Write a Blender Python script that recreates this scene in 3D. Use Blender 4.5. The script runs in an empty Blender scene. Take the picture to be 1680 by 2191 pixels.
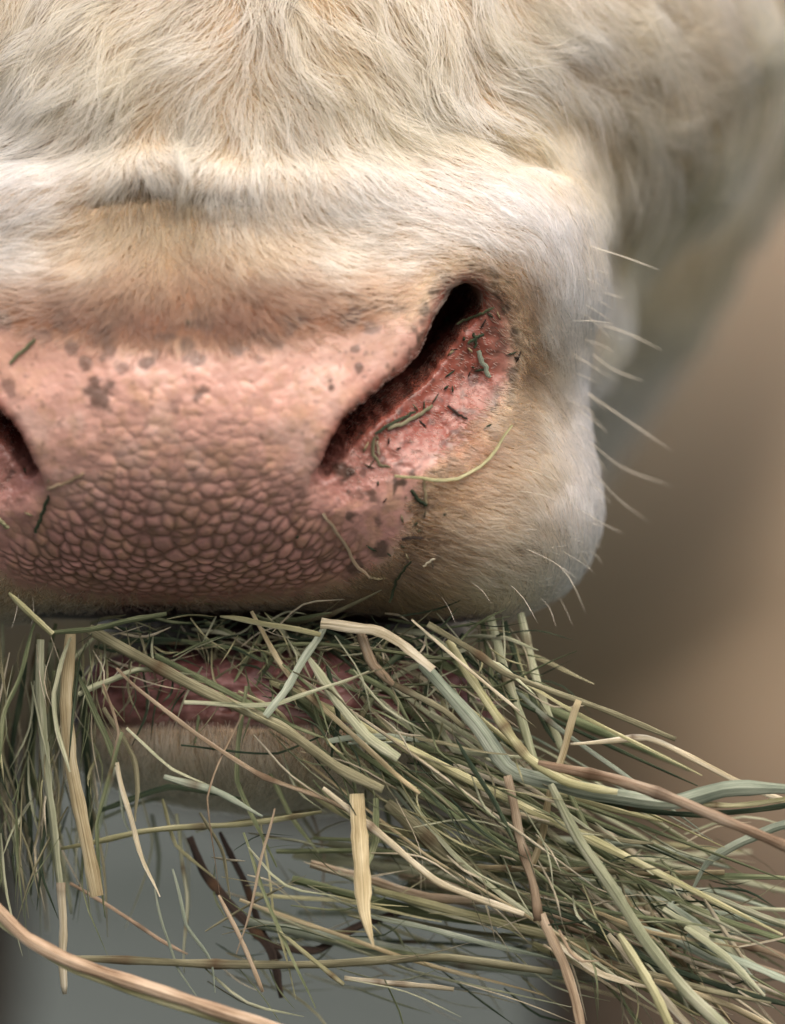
import bpy, bmesh, math, random
import numpy as np
from mathutils import Vector

rng = np.random.default_rng(7)
random.seed(7)
SC = bpy.context.scene
COL = SC.collection

# ------------------------------------------------------------------ scale
S = 0.19 / 1680.0          # metres per design unit (one unit = 0.113 mm)
DIST = 1.0                 # camera to plane of focus
D = DIST / S
Z0 = 0.55                  # camera height above the ground
CU, CV = 840.0, 1095.5     # optical axis in design units

# ------------------------------------------------------------------ camera
cam_d = bpy.data.cameras.new("camera")
cam = bpy.data.objects.new("camera", cam_d)
COL.objects.link(cam)
cam.location = (0, -DIST, Z0)
cam.rotation_euler = (math.pi / 2, 0, 0)
cam_d.sensor_fit = 'VERTICAL'
cam_d.sensor_height = 36.0
cam_d.lens = 36.0 * DIST / (2191 * S)
cam_d.clip_start = 0.05
cam_d.clip_end = 2000
cam_d.dof.use_dof = True
cam_d.dof.focus_distance = DIST
cam_d.dof.aperture_fstop = 4.3
SC.camera = cam

# ------------------------------------------------------------------ sky and sun
SUN_EL, SUN_AZ = math.radians(56), math.radians(158)
world = bpy.data.worlds.new("World")
SC.world = world
world.use_nodes = True
nt = world.node_tree
nt.nodes.clear()
sky = nt.nodes.new('ShaderNodeTexSky')
sky.sky_type = 'NISHITA'
sky.sun_disc = False
sky.sun_elevation = SUN_EL
sky.sun_rotation = SUN_AZ
sky.air_density = 0.75
sky.dust_density = 10.0
sky.ozone_density = 0.3
bg = nt.nodes.new('ShaderNodeBackground')
bg.inputs['Strength'].default_value = 0.10
out = nt.nodes.new('ShaderNodeOutputWorld')
nt.links.new(sky.outputs[0], bg.inputs[0])
nt.links.new(bg.outputs[0], out.inputs[0])

sun_d = bpy.data.lights.new("sun", 'SUN')
sun_d.energy = 1.5
sun_d.angle = math.radians(80)
sun_d.color = (1.0, 0.975, 0.945)
sun = bpy.data.objects.new("sun", sun_d)
COL.objects.link(sun)
# direction towards the sun: azimuth measured clockwise from +Y
sd = Vector((math.sin(SUN_AZ) * math.cos(SUN_EL), math.cos(SUN_AZ) * math.cos(SUN_EL), math.sin(SUN_EL)))
sun.rotation_euler = (-sd).to_track_quat('-Z', 'Y').to_euler()
sun.location = sd * 3

SC.view_settings.view_transform = 'Standard'
SC.view_settings.look = 'None'
SC.view_settings.exposure = 0.68
SC.view_settings.gamma = 1.0
SC.view_settings.use_curve_mapping = False
cy = SC.cycles
cy.use_denoising = True
try:
    cy.denoiser = 'OPENIMAGEDENOISE'
except Exception:
    pass
cy.max_bounces = 10
cy.diffuse_bounces = 4
cy.glossy_bounces = 7
cy.transmission_bounces = 8
cy.transparent_max_bounces = 8
cy.use_adaptive_sampling = False
SC.render.hair_type = 'STRIP'

# ------------------------------------------------------------------ helpers
def to_world(P):
    P = np.asarray(P, dtype=np.float64)
    o = np.empty(P.shape)
    o[..., 0] = (P[..., 0] - CU) * S
    o[..., 1] = P[..., 2] * S
    o[..., 2] = (CV - P[..., 1]) * S + Z0
    return o

def unproj(u, v, w):
    k = 1.0 + w / D
    return np.array([CU + (u - CU) * k, CV + (v - CV) * k, w], dtype=np.float64)

def proj(P):
    k = 1.0 + P[..., 2] / D
    return CU + (P[..., 0] - CU) / k, CV + (P[..., 1] - CV) / k

TAB = rng.random((256, 256)).astype(np.float32)
def vnoise(x, y):
    xi = np.floor(x).astype(np.int64); yi = np.floor(y).astype(np.int64)
    fx = (x - xi).astype(np.float32); fy = (y - yi).astype(np.float32)
    fx = fx * fx * (3 - 2 * fx); fy = fy * fy * (3 - 2 * fy)
    a = TAB[xi & 255, yi & 255]; b = TAB[(xi + 1) & 255, yi & 255]
    c = TAB[xi & 255, (yi + 1) & 255]; d = TAB[(xi + 1) & 255, (yi + 1) & 255]
    return (a + (b - a) * fx) * (1 - fy) + (c + (d - c) * fx) * fy
def fnoise(x, y, o=3):
    s = 0; a = 1; t = 0
    for i in range(o):
        s = s + a * vnoise(x * 2 ** i + 17.3 * i, y * 2 ** i + 5.1 * i); t += a; a *= 0.5
    return s / t
def sstep(a, b, x):
    t = np.clip((x - a) / (b - a), 0, 1)
    return t * t * (3 - 2 * t)
def s2l(c):
    c = np.asarray(c, dtype=np.float64)
    return np.where(c <= 0.04045, c / 12.92, ((c + 0.055) / 1.055) ** 2.4)
def srgb(r, g, b):
    return s2l(np.array([r, g, b]) / 255.0)

# ------------------------------------------------------------------ the animal as a distance field
MID = 390.0   # symmetry plane of the muzzle
def ell(P, c, r):
    q = (P - np.float32(c))
    r = np.float32(r)
    k0 = np.sqrt(((q / r) ** 2).sum(-1)) + 1e-6
    k1 = np.sqrt(((q / (r * r)) ** 2).sum(-1)) + 1e-9
    return k0 * (k0 - 1) / k1
def cap(P, a, b, ra, rb):
    a = np.float32(a); b = np.float32(b)
    ab = b - a
    t = np.clip(((P - a) @ ab) / float(ab @ ab), 0, 1)
    q = P - a - t[..., None] * ab
    return np.sqrt((q * q).sum(-1)) - (ra + (rb - ra) * t)
def smin(a, b, k):
    h = np.maximum(k - np.abs(a - b), 0) / k
    return np.minimum(a, b) - h * h * k * 0.25
def smax(a, b, k):
    return -smin(-a, -b, k)

NOSTRIL = [  # opening point (u, v, w), inner point, radius at opening, radius inside
    ((1000, 648, -80), (940, 590, 300), 38, 46),
    ((962, 700, -95), (900, 640, 300), 34, 42),
    ((940, 765, -115), (860, 700, 280), 28, 38),
    ((900, 820, -150), (815, 745, 240), 27, 36),
    ((842, 862, -190), (760, 790, 200), 29, 36),
    ((782, 910, -205), (705, 840, 140), 31, 34),
    ((727, 965, -195), (655, 895, 80), 29, 24),
    ((706, 1012, -175), (655, 965, 0), 18, 14),
]
BOWL = [(1030, 708, -128, 98), (1026, 790, -128, 116), (955, 868, -162, 106), (880, 925, -210, 90), (805, 985, -215, 78), (755, 1030, -190, 50)]
_nk = np.array([[*a, *b, ra, rb] for a, b, ra, rb in NOSTRIL])
_nt = np.linspace(0, len(NOSTRIL) - 1, 17)
NOSTRIL_DENSE = [((r[0], r[1], r[2]), (r[3], r[4], r[5]), r[6], r[7]) for r in
                 np.stack([np.interp(_nt, np.arange(len(NOSTRIL)), _nk[:, c]) for c in range(8)], 1)]
def nostril_deep(Ps):
    d = None
    for a, b, ra, rb in NOSTRIL_DENSE:
        e = cap(Ps, a, b, ra, rb)
        d = e if d is None else smin(d, e, 24)
    return d
def nostril_bowl(Ps):
    d = None
    for i in range(len(BOWL) - 1):
        e = cap(Ps, BOWL[i][:3], BOWL[i + 1][:3], BOWL[i][3], BOWL[i + 1][3])
        d = e if d is None else smin(d, e, 30)
    return d
def nostril_d(Ps):
    return np.minimum(nostril_deep(Ps), nostril_bowl(Ps) + 6)

FOLD = [(-40, 458, -40), (60, 444, -66), (120, 436, -75), (200, 418, -83), (300, 392, -91), (350, 386, -93), (410, 404, -98), (500, 416, -97), (600, 420, -87), (700, 424, -70), (800, 428, -44)]
GROOVE = [(130, 456, -120, 4), (210, 440, -118, 10), (310, 418, -117, 18), (350, 412, -118, 18), (420, 434, -125, 12), (520, 440, -129, 7), (640, 444, -126, 3)]

def sdf_muzzle(P):
    Ps = P.copy()
    Ps[:, 0] = MID + np.abs(P[:, 0] - MID)
    q = np.abs((Ps - np.float32((MID, 815, 330))) / np.float32((868, 520, 560)))
    k0 = np.sqrt((q[:, 0] ** 3.6 + q[:, 1] ** 3.6) ** (2 / 3.6) + q[:, 2] ** 2)
    m = (k0 - 1) * 520 * np.clip(0.6 + 0.4 * k0, 0.6, 1.5)
    # upper lip drop at the sides
    m = smin(m, ell(Ps, (1005, 1112, 250), (236, 188, 300)), 160)
    # white swelling above the nostril wing
    m = smin(m, ell(Ps, (1000, 520, 190), (245, 230, 240)), 160)
    # rounded ridge between the nostrils, leading edge of the pad
    m = smin(m, ell(Ps, (MID, 865, 70), (560, 250, 340)), 160)
    m = smin(m, ell(Ps, (850, 750, 0), (85, 95, 110)), 140)
    # bridge of the nose and the side of the face behind it
    b = ell(P, (420, 300, 540), (800, 640, 640))
    b = smin(b, ell(P, (860, 0, 1180), (860, 600, 950)), 380)
    for i in range(len(FOLD) - 1):
        a0, a1 = FOLD[i], FOLD[i + 1]
        b = smin(b, cap(P, (a0[0], a0[1] - 16, a0[2]), (a1[0], a1[1] - 16, a1[2]), 24, 24), 60)
    d = smin(m, b, 150)
    # hollow under the fold, deepest in the middle
    for i in range(len(GROOVE) - 1):
        a0, a1 = GROOVE[i], GROOVE[i + 1]
        d = smax(d, -cap(P, a0[:3], a1[:3], a0[3], a1[3]), 16)
    # creases between bridge and swelling
    for a_, b_ in (((800, 40, -20), (905, 235, 10)), ((905, 235, 10), (1090, 315, 60)), ((1090, 315, 60), (1180, 345, 110))):
        d = smax(d, -cap(P, a_, b_, 24, 14), 70)
    # nostrils
    box = (Ps[:, 0] > 560) & (Ps[:, 0] < 1260) & (P[:, 1] > 480) & (P[:, 1] < 1200) & (P[:, 2] < 520)
    if box.any():
        pb = Ps[box]; db = d[box]
        db = smax(db, -nostril_bowl(pb), 50)
        db = smax(db, -nostril_deep(pb), 20)
        db = smax(db, -cap(pb, (692, 1020, -190), (686, 1085, -172), 14, 8), 26)
        d[box] = db
    return d

def sdf(P):
    shp = P.shape[:-1]
    P = np.ascontiguousarray(P.reshape(-1, 3), dtype=np.float32)
    d = np.full(len(P), 1e4, dtype=np.float32)
    i = np.nonzero(P[:, 2] < 2600)[0]
    if len(i): d[i] = sdf_muzzle(P[i])
    # head behind the muzzle
    i = np.nonzero(P[:, 2] < 5000)[0]
    if len(i):
        q = P[i]
        h = ell(q, (400, 640, 1000), (985, 520, 800))
        h = smin(h, ell(q, (420, -350, 1500), (1000, 800, 1200)), 260)
        h = smin(h, ell(q, (460, 60, 2450), (1365, 1022, 1200)), 320)
        h = smin(h, ell(q, (800, -500, 2600), (1500, 800, 1100)), 320)
        dd = smin(d[i], h, 120)
        # lower jaw, pushed to the right while chewing
        j = ell(q, (600, 1580, 430), (485, 172, 345))
        j = smin(j, ell(q, (590, 1475, 330), (440, 85, 230)), 110)
        j = smin(j, cap(q, (590, 1400, 900), (600, 900, 2400), 250, 620), 200)
        dd = smin(dd, j, 90)
        # tongue and palate close the mouth at the back
        dd = smin(dd, ell(q, (590, 1360, 900), (420, 160, 420)), 60)
        d[i] = dd
    # neck, trunk and forelegs
    i = np.nonzero(P[:, 2] > 1400)[0]
    if len(i):
        q = P[i]
        t = cap(q, (450, 200, 3200), (700, 100, 8600), 1250, 2250)
        t = smin(t, ell(q, (640, 500, 8300), (2300, 1500, 1700)), 700)
        t = smin(t, cap(q, (700, 0, 9000), (750, 0, 16000), 2300, 2500), 600)
        t = smin(t, cap(q, (2000, 1250, 7500), (2000, 5700, 8100), 840, 430), 600)
        t = smin(t, cap(q, (-1500, 1500, 10800), (-1500, 5700, 11000), 760, 420), 500)
        d[i] = smin(d[i], t, 350)
    return d.reshape(shp)

def grad(P, e=1.5):
    k = np.float32([[1, -1, -1], [-1, -1, 1], [-1, 1, -1], [1, 1, 1]])
    g = 0
    for i in range(4):
        g = g + k[i] * sdf(P + k[i] * e)[..., None]
    return g / (4 * e)
def normal(P):
    g = grad(P)
    return g / (np.linalg.norm(g, axis=-1, keepdims=True) + 1e-9)
def project(P, it=3, lim=20):
    for _ in range(it):
        d = sdf(P); g = grad(P)
        st = (d / ((g * g).sum(-1) + 1e-3))[..., None] * g
        P = P - np.clip(st, -lim, lim)
    return P

def axis(lo, f0, f1, hi, h, g=1.12):
    a = list(np.arange(f0, f1 + 1e-3, h))
    s = h; x = a[-1]
    while x < hi:
        s *= g; x += s; a.append(x)
    s = h; x = a[0]; L = []
    while x > lo:
        s *= g; x -= s; L.append(x)
    return np.array(L[::-1] + a, dtype=np.float32)

H = 17.0
AX = axis(-2600, -330, 1480, 3600, H)
AY = axis(-3200, -160, 1790, 6400, H)
AZ = axis(-420, -330, 760, 19500, H)
def surface_nets():
    G = np.empty((len(AX), len(AY), len(AZ)), dtype=np.float32)
    YY, ZZ = np.meshgrid(AY, AZ, indexing='ij')
    step = 12
    for i in range(0, len(AX), step):
        xs = AX[i:i + step]
        P = np.empty((len(xs),) + YY.shape + (3,), dtype=np.float32)
        P[..., 0] = xs[:, None, None]; P[..., 1] = YY; P[..., 2] = ZZ
        G[i:i + step] = sdf(P)
    ins = G < 0
    n = [s - 1 for s in G.shape]
    acc = np.zeros(n + [3], dtype=np.float32); cnt = np.zeros(n, dtype=np.float32)
    axs = [AX, AY, AZ]
    for ax in range(3):
        oth = [a for a in range(3) if a != ax]
        for i in (0, 1):
            for k in (0, 1):
                sl0 = [None] * 3; sl1 = [None] * 3
                sl0[ax] = slice(0, n[ax]); sl1[ax] = slice(1, n[ax] + 1)
                for o_, off in ((oth[0], i), (oth[1], k)):
                    sl0[o_] = sl1[o_] = slice(off, n[o_] + off)
                g0 = G[tuple(sl0)]; g1 = G[tuple(sl1)]
                m = (g0 < 0) != (g1 < 0)
                idx = np.nonzero(m)
                a0 = g0[idx]; a1 = g1[idx]
                t = a0 / (a0 - a1)
                pt = np.empty((len(t), 3), dtype=np.float32)
                A = axs[ax]
                pt[:, ax] = A[idx[ax]] + t * (A[idx[ax] + 1] - A[idx[ax]])
                pt[:, oth[0]] = axs[oth[0]][idx[oth[0]] + i]
                pt[:, oth[1]] = axs[oth[1]][idx[oth[1]] + k]
                acc[idx] += pt; cnt[idx] += 1
    act = cnt > 0
    vid = -np.ones(n, dtype=np.int64)
    vid[act] = np.arange(act.sum())
    verts = acc[act] / cnt[act][:, None]
    faces = []
    for ax in range(3):
        o0, o1 = (ax + 1) % 3, (ax + 2) % 3
        sl0 = [slice(1, n[a]) for a in range(3)]; sl1 = list(sl0)
        sl0[ax] = slice(0, n[ax]); sl1[ax] = slice(1, n[ax] + 1)
        m = ins[tuple(sl0)] != ins[tuple(sl1)]
        f = np.argwhere(m)
        inside0 = ins[tuple(sl0)][m]
        base = f.copy()
        for a in range(3):
            if a != ax: base[:, a] += 1
        def cid(d0, d1):
            q = base.copy(); q[:, o0] -= d0; q[:, o1] -= d1
            return vid[q[:, 0], q[:, 1], q[:, 2]]
        quad = np.stack([cid(1, 1), cid(0, 1), cid(0, 0), cid(1, 0)], 1)
        quad[~inside0] = quad[~inside0][:, ::-1]
        faces.append(quad)
    faces = np.concatenate(faces)
    faces = faces[(faces >= 0).all(1)]
    return verts, faces

V, F = surface_nets()

# finer mesh over the nose pad and the nostrils
me = bpy.data.meshes.new("body")
me.from_pydata(V.tolist(), [], F.tolist())
bm = bmesh.new(); bm.from_mesh(me)
pad_e, mid_e = set(), set()
for f in bm.faces:
    c = f.calc_center_median()
    if c.z > 420: continue
    k = 1 + c.z / D
    u = CU + (c.x - CU) / k; v = CV + (c.y - CV) / k
    if 0 < u < 800 and 690 < v < 1310 and c.z < 150 and abs(u - MID) < 430: pad_e.update(f.edges)
    elif -60 < u < 1130 and 600 < v < 1310: mid_e.update(f.edges)
mid_e -= pad_e
for f in bm.faces:
    c = f.calc_center_median()
    if c.z < 620 and 1385 < c.y < 1580: mid_e.update(f.edges)
bmesh.ops.subdivide_edges(bm, edges=list(pad_e), cuts=6, use_grid_fill=True)
mid_e = [e for e in mid_e if e.is_valid]
bmesh.ops.subdivide_edges(bm, edges=mid_e, cuts=3, use_grid_fill=True)
bmesh.ops.triangulate(bm, faces=[f for f in bm.faces if len(f.verts) > 4])
bm.to_mesh(me); bm.free()
nv = len(me.vertices)
co = np.empty(nv * 3, dtype=np.float32); me.vertices.foreach_get('co', co); co = co.reshape(-1, 3)
near = co[:, 2] < 700
co[near] = project(co[near], 3, 10)

# ------------------------------------------------------------------ maps in the plane of the face
PADR = [(390, 748), (500, 744), (600, 735), (700, 716), (800, 700), (880, 686), (925, 668), (950, 622), (1000, 612),
        (1056, 660), (1090, 735), (1098, 805), (1066, 860), (1008, 900), (970, 950), (920, 1002), (882, 1075),
        (862, 1150), (815, 1210), (745, 1255), (640, 1284), (390, 1300)]
PADPOLY = np.array(PADR + [(780 - a, b) for a, b in PADR[::-1]], dtype=np.float64)
def poly_sd(u, v, poly):
    """signed distance, negative inside"""
    d = np.full(u.shape, 1e18); s = np.ones(u.shape)
    n = len(poly)
    for i in range(n):
        a = poly[i]; b = poly[i - 1]
        ex, ey = b - a
        wx, wy = u - a[0], v - a[1]
        t = np.clip((wx * ex + wy * ey) / (ex * ex + ey * ey + 1e-9), 0, 1)
        d = np.minimum(d, (wx - ex * t) ** 2 + (wy - ey * t) ** 2)
        c1 = v >= a[1]; c2 = v < b[1]; c3 = ex * wy > ey * wx
        s = np.where((c1 & c2 & c3) | (~c1 & ~c2 & ~c3), -s, s)
    return s * np.sqrt(d)

# ---- cells of the nose pad
def cell_field(u, v):
    # jittered lattice, elongated sideways away from the middle
    su, sv = 36.0, 24.0
    r2 = np.random.default_rng(3)
    J = r2.random((64, 64, 2))
    x = (u + 600) / su; y = (v) / sv
    xi = np.floor(x).astype(int); yi = np.floor(y).astype(int)
    f1 = np.full(u.shape, 9.0); f2 = np.full(u.shape, 9.0)
    ida = np.zeros(u.shape)
    for dx in (-2, -1, 0, 1, 2):
        for dy in (-2, -1, 0, 1, 2):
            cx = xi + dx; cyy = yi + dy
            j = J[cx % 64, cyy % 64]
            px = cx + 0.5 * (cyy & 1) + 0.05 + 0.9 * j[..., 0]
            py = cyy + 0.06 + 0.88 * j[..., 1]
            dd = np.sqrt((px - x) ** 2 + (py - y) ** 2)
            c = dd < f1
            f2 = np.where(c, f1, np.minimum(f2, dd))
            ida = np.where(c, J[(cx * 7) % 64, (cyy * 13) % 64, 0], ida)
            f1 = np.where(c, dd, f1)
    return f1, f2, ida  # nearest, second nearest, tone of the cell

pu, pv = proj(co)
# spread the cells with depth so that they are not stretched on the underside
front = near & (co[:, 2] < 330)
sdp = np.full(nv, 500.0)
sdp[front] = poly_sd(pu[front].astype(np.float64), pv[front].astype(np.float64), PADPOLY)
Ps = co.copy(); Ps[:, 0] = MID + np.abs(co[:, 0] - MID)
nd = np.full(nv, 500.0, dtype=np.float32)
nd[front] = nostril_d(Ps[front])

um = MID + np.abs(pu - MID)
# right border of the cellular part of the pad
edge_u = np.interp(pv, [700, 850, 930, 1000, 1100, 1200, 1290], [670, 630, 600, 610, 670, 800, 820])
wu = pu + 14 * (fnoise(pu / 60, pv / 60) - 0.5); wv = pv + 12 * (fnoise(pu / 60 + 40, pv / 60) - 0.5)
duc = np.minimum(np.abs(pu - MID), 430)
f1, f2, cid_ = cell_field(MID + (wu - MID) * (1 + 0.00028 * duc), wv + (0.0011 * duc ** 2) * sstep(850, 1130, pv) + 0.6 * np.maximum(co[:, 2] + 60, 0))
gap = f2 - f1
bump = 0.35 * sstep(-0.1, 0.6, gap) + 0.65 * np.clip(1 - (f1 / 0.66) ** 2, 0, 1) ** 0.7
strength = sstep(-4, -50, sdp) * sstep(90, -110, um - edge_u)
amp = np.interp(pv, [690, 780, 900, 1020, 1120, 1290], [0.8, 1.3, 2.0, 3.8, 7.5, 8.5])
N = np.zeros_like(co); N[near] = normal(co[near])
fine = (fnoise(pu / 9, pv / 9, 2) - 0.5) * 1.2 * sstep(0, -30, sdp) + (fnoise(pu / 60 + 5, pv / 60, 2) - 0.5) * 7 * sstep(0, -60, sdp)
wr = np.zeros(nv)
inn = front & (nd < 60)
wr[inn] = (fnoise(pu[inn] / 20, pv[inn] / 20, 4) - 0.5) * 13 * sstep(60, -10, nd[inn])
lipz = near & (pv > 1385) & (pv < 1580) & (co[:, 2] < 620)
wr[lipz] += (fnoise(pu[lipz] / 55, pv[lipz] / 26, 4) - 0.5) * 34
disp = (bump - 0.55) * amp * strength * (0.7 + 0.6 * cid_) + fine + wr
co = co + N * disp[:, None].astype(np.float32)

# ---- colour of the skin
def idw(u, v, pts, vals, p=3.0, s=40.0):
    vals = np.asarray(vals, dtype=np.float64)
    acc = np.zeros(u.shape + vals.shape[1:]); wt = np.zeros(u.shape)
    for (a, b), q in zip(pts, vals):
        w = 1.0 / ((u - a) ** 2 + (v - b) ** 2 + s * s) ** (p / 2)
        acc += w[..., None] * q if vals.ndim > 1 else w * q
        wt += w
    return acc / (wt[..., None] if vals.ndim > 1 else wt)

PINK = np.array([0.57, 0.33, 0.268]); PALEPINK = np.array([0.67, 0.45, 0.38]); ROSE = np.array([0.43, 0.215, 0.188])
RED = np.array([0.235, 0.068, 0.048]); DARK = np.array([0.035, 0.028, 0.02]); TAN = np.array([0.36, 0.22, 0.12])
HIDE = np.array([0.52, 0.40, 0.28]); BROWN = np.array([0.20, 0.13, 0.075]); LIP = np.array([0.16, 0.06, 0.053])
def mix(c, k, w):
    return c * (1 - w[:, None]) + k * w[:, None]
col = np.tile(HIDE, (nv, 1))
# chest and legs: mud brown, their shade also put into the colour
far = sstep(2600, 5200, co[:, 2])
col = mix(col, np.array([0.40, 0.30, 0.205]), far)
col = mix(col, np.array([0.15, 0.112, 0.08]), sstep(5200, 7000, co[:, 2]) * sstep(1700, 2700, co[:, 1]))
n1 = fnoise(pu / 70, pv / 70, 4); n2 = fnoise(pu / 22 + 9, pv / 22, 3)
upper = np.exp(-((pv - 690) / 80) ** 2) * sstep(520, 380, np.abs(pu - MID)) * front
col = mix(col, np.array([0.21, 0.105, 0.062]), upper)
ug = np.exp(-((pv - 690) / 60) ** 2) * sstep(0.48, 0.66, fnoise(pu / 45 + 8, pv / 38 + 31, 3)) * sstep(560, 420, np.abs(pu - MID)) * front
col = mix(col, np.array([0.075, 0.052, 0.045]), ug * 0.95)
inpad = sstep(25, -25, sdp + 30 * (n2 - 0.5))
pad = np.tile(PINK, (nv, 1))
pad = mix(pad, PALEPINK, sstep(0.45, 0.7, n1) * 0.6)
pad = mix(pad, ROSE, sstep(930, 1180, pv) * 0.85)  # rose, darker downwards: shade of the underside put into the colour
pad = mix(pad, TAN, sstep(0.52, 0.75, n2) * 0.35)
pad = mix(pad, np.array([0.55, 0.33, 0.2]), sstep(0.5, 0.8, fnoise(pu / 40 + 3, pv / 40 + 70, 3)) * 0.3)
pad = pad * (0.9 + 0.25 * cid_)[:, None]
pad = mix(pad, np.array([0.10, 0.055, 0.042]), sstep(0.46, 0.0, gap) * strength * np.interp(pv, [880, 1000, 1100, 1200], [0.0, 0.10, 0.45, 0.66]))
# brownish dirt plus painted underside shade along the lip line, patchy low down
pad = mix(pad, np.array([0.14, 0.085, 0.05]), sstep(1200, 1300, pv + 50 * (n1 - 0.5)) * 0.42)
band = sstep(815, 735, pv + 70 * (n1 - 0.5) + 40 * (n2 - 0.5)) * sstep(540, 330, np.abs(pu - MID - 10)) * front
pad = mix(pad, np.array([0.30, 0.165, 0.11]), band * 0.75)
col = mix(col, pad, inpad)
# nostril lining
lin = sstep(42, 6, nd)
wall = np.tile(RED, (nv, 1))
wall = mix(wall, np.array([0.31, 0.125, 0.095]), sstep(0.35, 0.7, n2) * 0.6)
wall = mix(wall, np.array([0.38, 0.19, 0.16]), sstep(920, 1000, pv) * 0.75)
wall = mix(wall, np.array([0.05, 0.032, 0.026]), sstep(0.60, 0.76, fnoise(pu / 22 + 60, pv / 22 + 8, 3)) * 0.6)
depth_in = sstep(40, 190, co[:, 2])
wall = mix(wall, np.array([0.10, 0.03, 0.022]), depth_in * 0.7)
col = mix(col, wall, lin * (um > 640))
rimd = sstep(10, 24, nd) * sstep(60, 34, nd) * (um > 840) * sstep(0.40, 0.62, n2) * front
col = mix(col, np.array([0.05, 0.036, 0.026]), rimd * 0.85)
# spots
SPOTS = [(215, 845, 27, .75), (312, 778, 17, .7), (262, 785, 15, .5), (185, 775, 15, .6), (425, 842, 17, .7), (395, 745, 22, .7),
         (420, 768, 15, .6), (375, 878, 13, .5), (230, 745, 22, .6), (330, 750, 14, .5), (290, 860, 12, .35), (560, 770, 10, .4),
         (762, 748, 10, .6), (768, 785, 12, .7), (708, 828, 9, .85), (706, 815, 7, .7), (150, 740, 20, .6), (505, 745, 22, .6),
         (590, 735, 18, .55), (20, 830, 14, .5), (655, 860, 9, .3), (480, 905, 14, .3), (740, 1015, 24, .95), (725, 1000, 14, .9),
         (748, 1105, 13, .95), (800, 1065, 16, .75), (805, 1110, 14, .65), (818, 1172, 18, .9), (770, 1060, 10, .4), (655, 905, 12, .3),
         (735, 690, 26, .5), (790, 700, 18, .6), (130, 690, 26, .55), (205, 650, 24, .6), (645, 1055, 12, .3), (760, 1215, 16, .7), (905, 690, 10, .5)]
sp = np.zeros(nv)
for (a, b, r, w) in SPOTS:
    dd = np.hypot(pu - a, (pv - b) * 0.95) + (n2 - 0.5) * r * 2.2
    sp = np.maximum(sp, min(1, w * 1.25) * sstep(r * 1.2, r * 0.5, dd))
tinysp = sstep(0.74, 0.82, fnoise(pu / 13 + 3, pv / 13 + 50, 2)) * 0.5 * inpad * sstep(1250, 900, pv)
sp = np.maximum(sp, tinysp) * front
col = mix(col, np.array([0.085, 0.055, 0.042]), sp * 0.85)
# mouth lining, lower lip
mouthz = (pv > 1288) & (pv < 1560) & (co[:, 2] < 1500) & (pu > 60) & (pu < 1110)
lip = sstep(1385, 1415, pv) * sstep(1575, 1535, pv + 90 * (n1 - 0.5))
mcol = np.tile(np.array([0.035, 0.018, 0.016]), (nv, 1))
lc = mix(np.tile(LIP, (nv, 1)), np.array([0.29, 0.145, 0.135]), sstep(0.40, 0.7, n2) * 0.6)
lc = mix(lc, np.array([0.10, 0.05, 0.035]), sstep(1500, 1550, pv) * 0.7)
mcol = mix(mcol, lc, lip * (co[:, 2] < 620))
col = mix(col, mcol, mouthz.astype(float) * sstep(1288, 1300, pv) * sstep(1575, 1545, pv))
wet = np.clip(inpad + lin + mouthz * 0.7, 0, 1)

wco = to_world(co)
ng = len(me.vertices)
me.vertices.foreach_set('co', wco.astype(np.float32).ravel())
# mirrored handedness of the design axes: flip the faces so that normals point out
me.flip_normals()
me.polygons.foreach_set('use_smooth', np.ones(len(me.polygons), dtype=bool))
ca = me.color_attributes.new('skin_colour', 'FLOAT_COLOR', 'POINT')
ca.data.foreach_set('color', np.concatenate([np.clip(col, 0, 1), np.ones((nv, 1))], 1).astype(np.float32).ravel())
wa = me.attributes.new('wetness', 'FLOAT', 'POINT')
wa.data.foreach_set('value', wet.astype(np.float32))
me.update()

# ------------------------------------------------------------------ materials
def new_mat(name):
    m = bpy.data.materials.new(name); m.use_nodes = True
    t = m.node_tree; t.nodes.clear()
    o = t.nodes.new('ShaderNodeOutputMaterial')
    return m, t, o
def nd_(t, kind, **kw):
    n = t.nodes.new(kind)
    for k, v_ in kw.items(): setattr(n, k, v_)
    return n

skin, t, o = new_mat('skin')
p = nd_(t, 'ShaderNodeBsdfPrincipled')
a = nd_(t, 'ShaderNodeAttribute', attribute_name='skin_colour')
w = nd_(t, 'ShaderNodeAttribute', attribute_name='wetness')
tc = nd_(t, 'ShaderNodeTexCoord')
nz = nd_(t, 'ShaderNodeTexNoise'); nz.inputs['Scale'].default_value = 900; nz.inputs['Detail'].default_value = 4
t.links.new(tc.outputs['Object'], nz.inputs['Vector'])
bp = nd_(t, 'ShaderNodeBump'); bp.inputs['Strength'].default_value = 0.25; bp.inputs['Distance'].default_value = 0.0006
t.links.new(nz.outputs['Fac'], bp.inputs['Height'])
mr = nd_(t, 'ShaderNodeMapRange')
mr.inputs['To Min'].default_value = 0.85; mr.inputs['To Max'].default_value = 0.27
t.links.new(w.outputs['Fac'], mr.inputs['Value'])
t.links.new(a.outputs['Color'], p.inputs['Base Color'])
t.links.new(mr.outputs[0], p.inputs['Roughness'])
t.links.new(bp.outputs[0], p.inputs['Normal'])
p.inputs['Subsurface Weight'].default_value = 0.12
p.inputs['Subsurface Radius'].default_value = (1.0, 0.35, 0.2)
p.inputs['Subsurface Scale'].default_value = 0.0015
p.inputs['Specular IOR Level'].default_value = 0.4
t.links.new(p.outputs[0], o.inputs[0])

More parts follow.
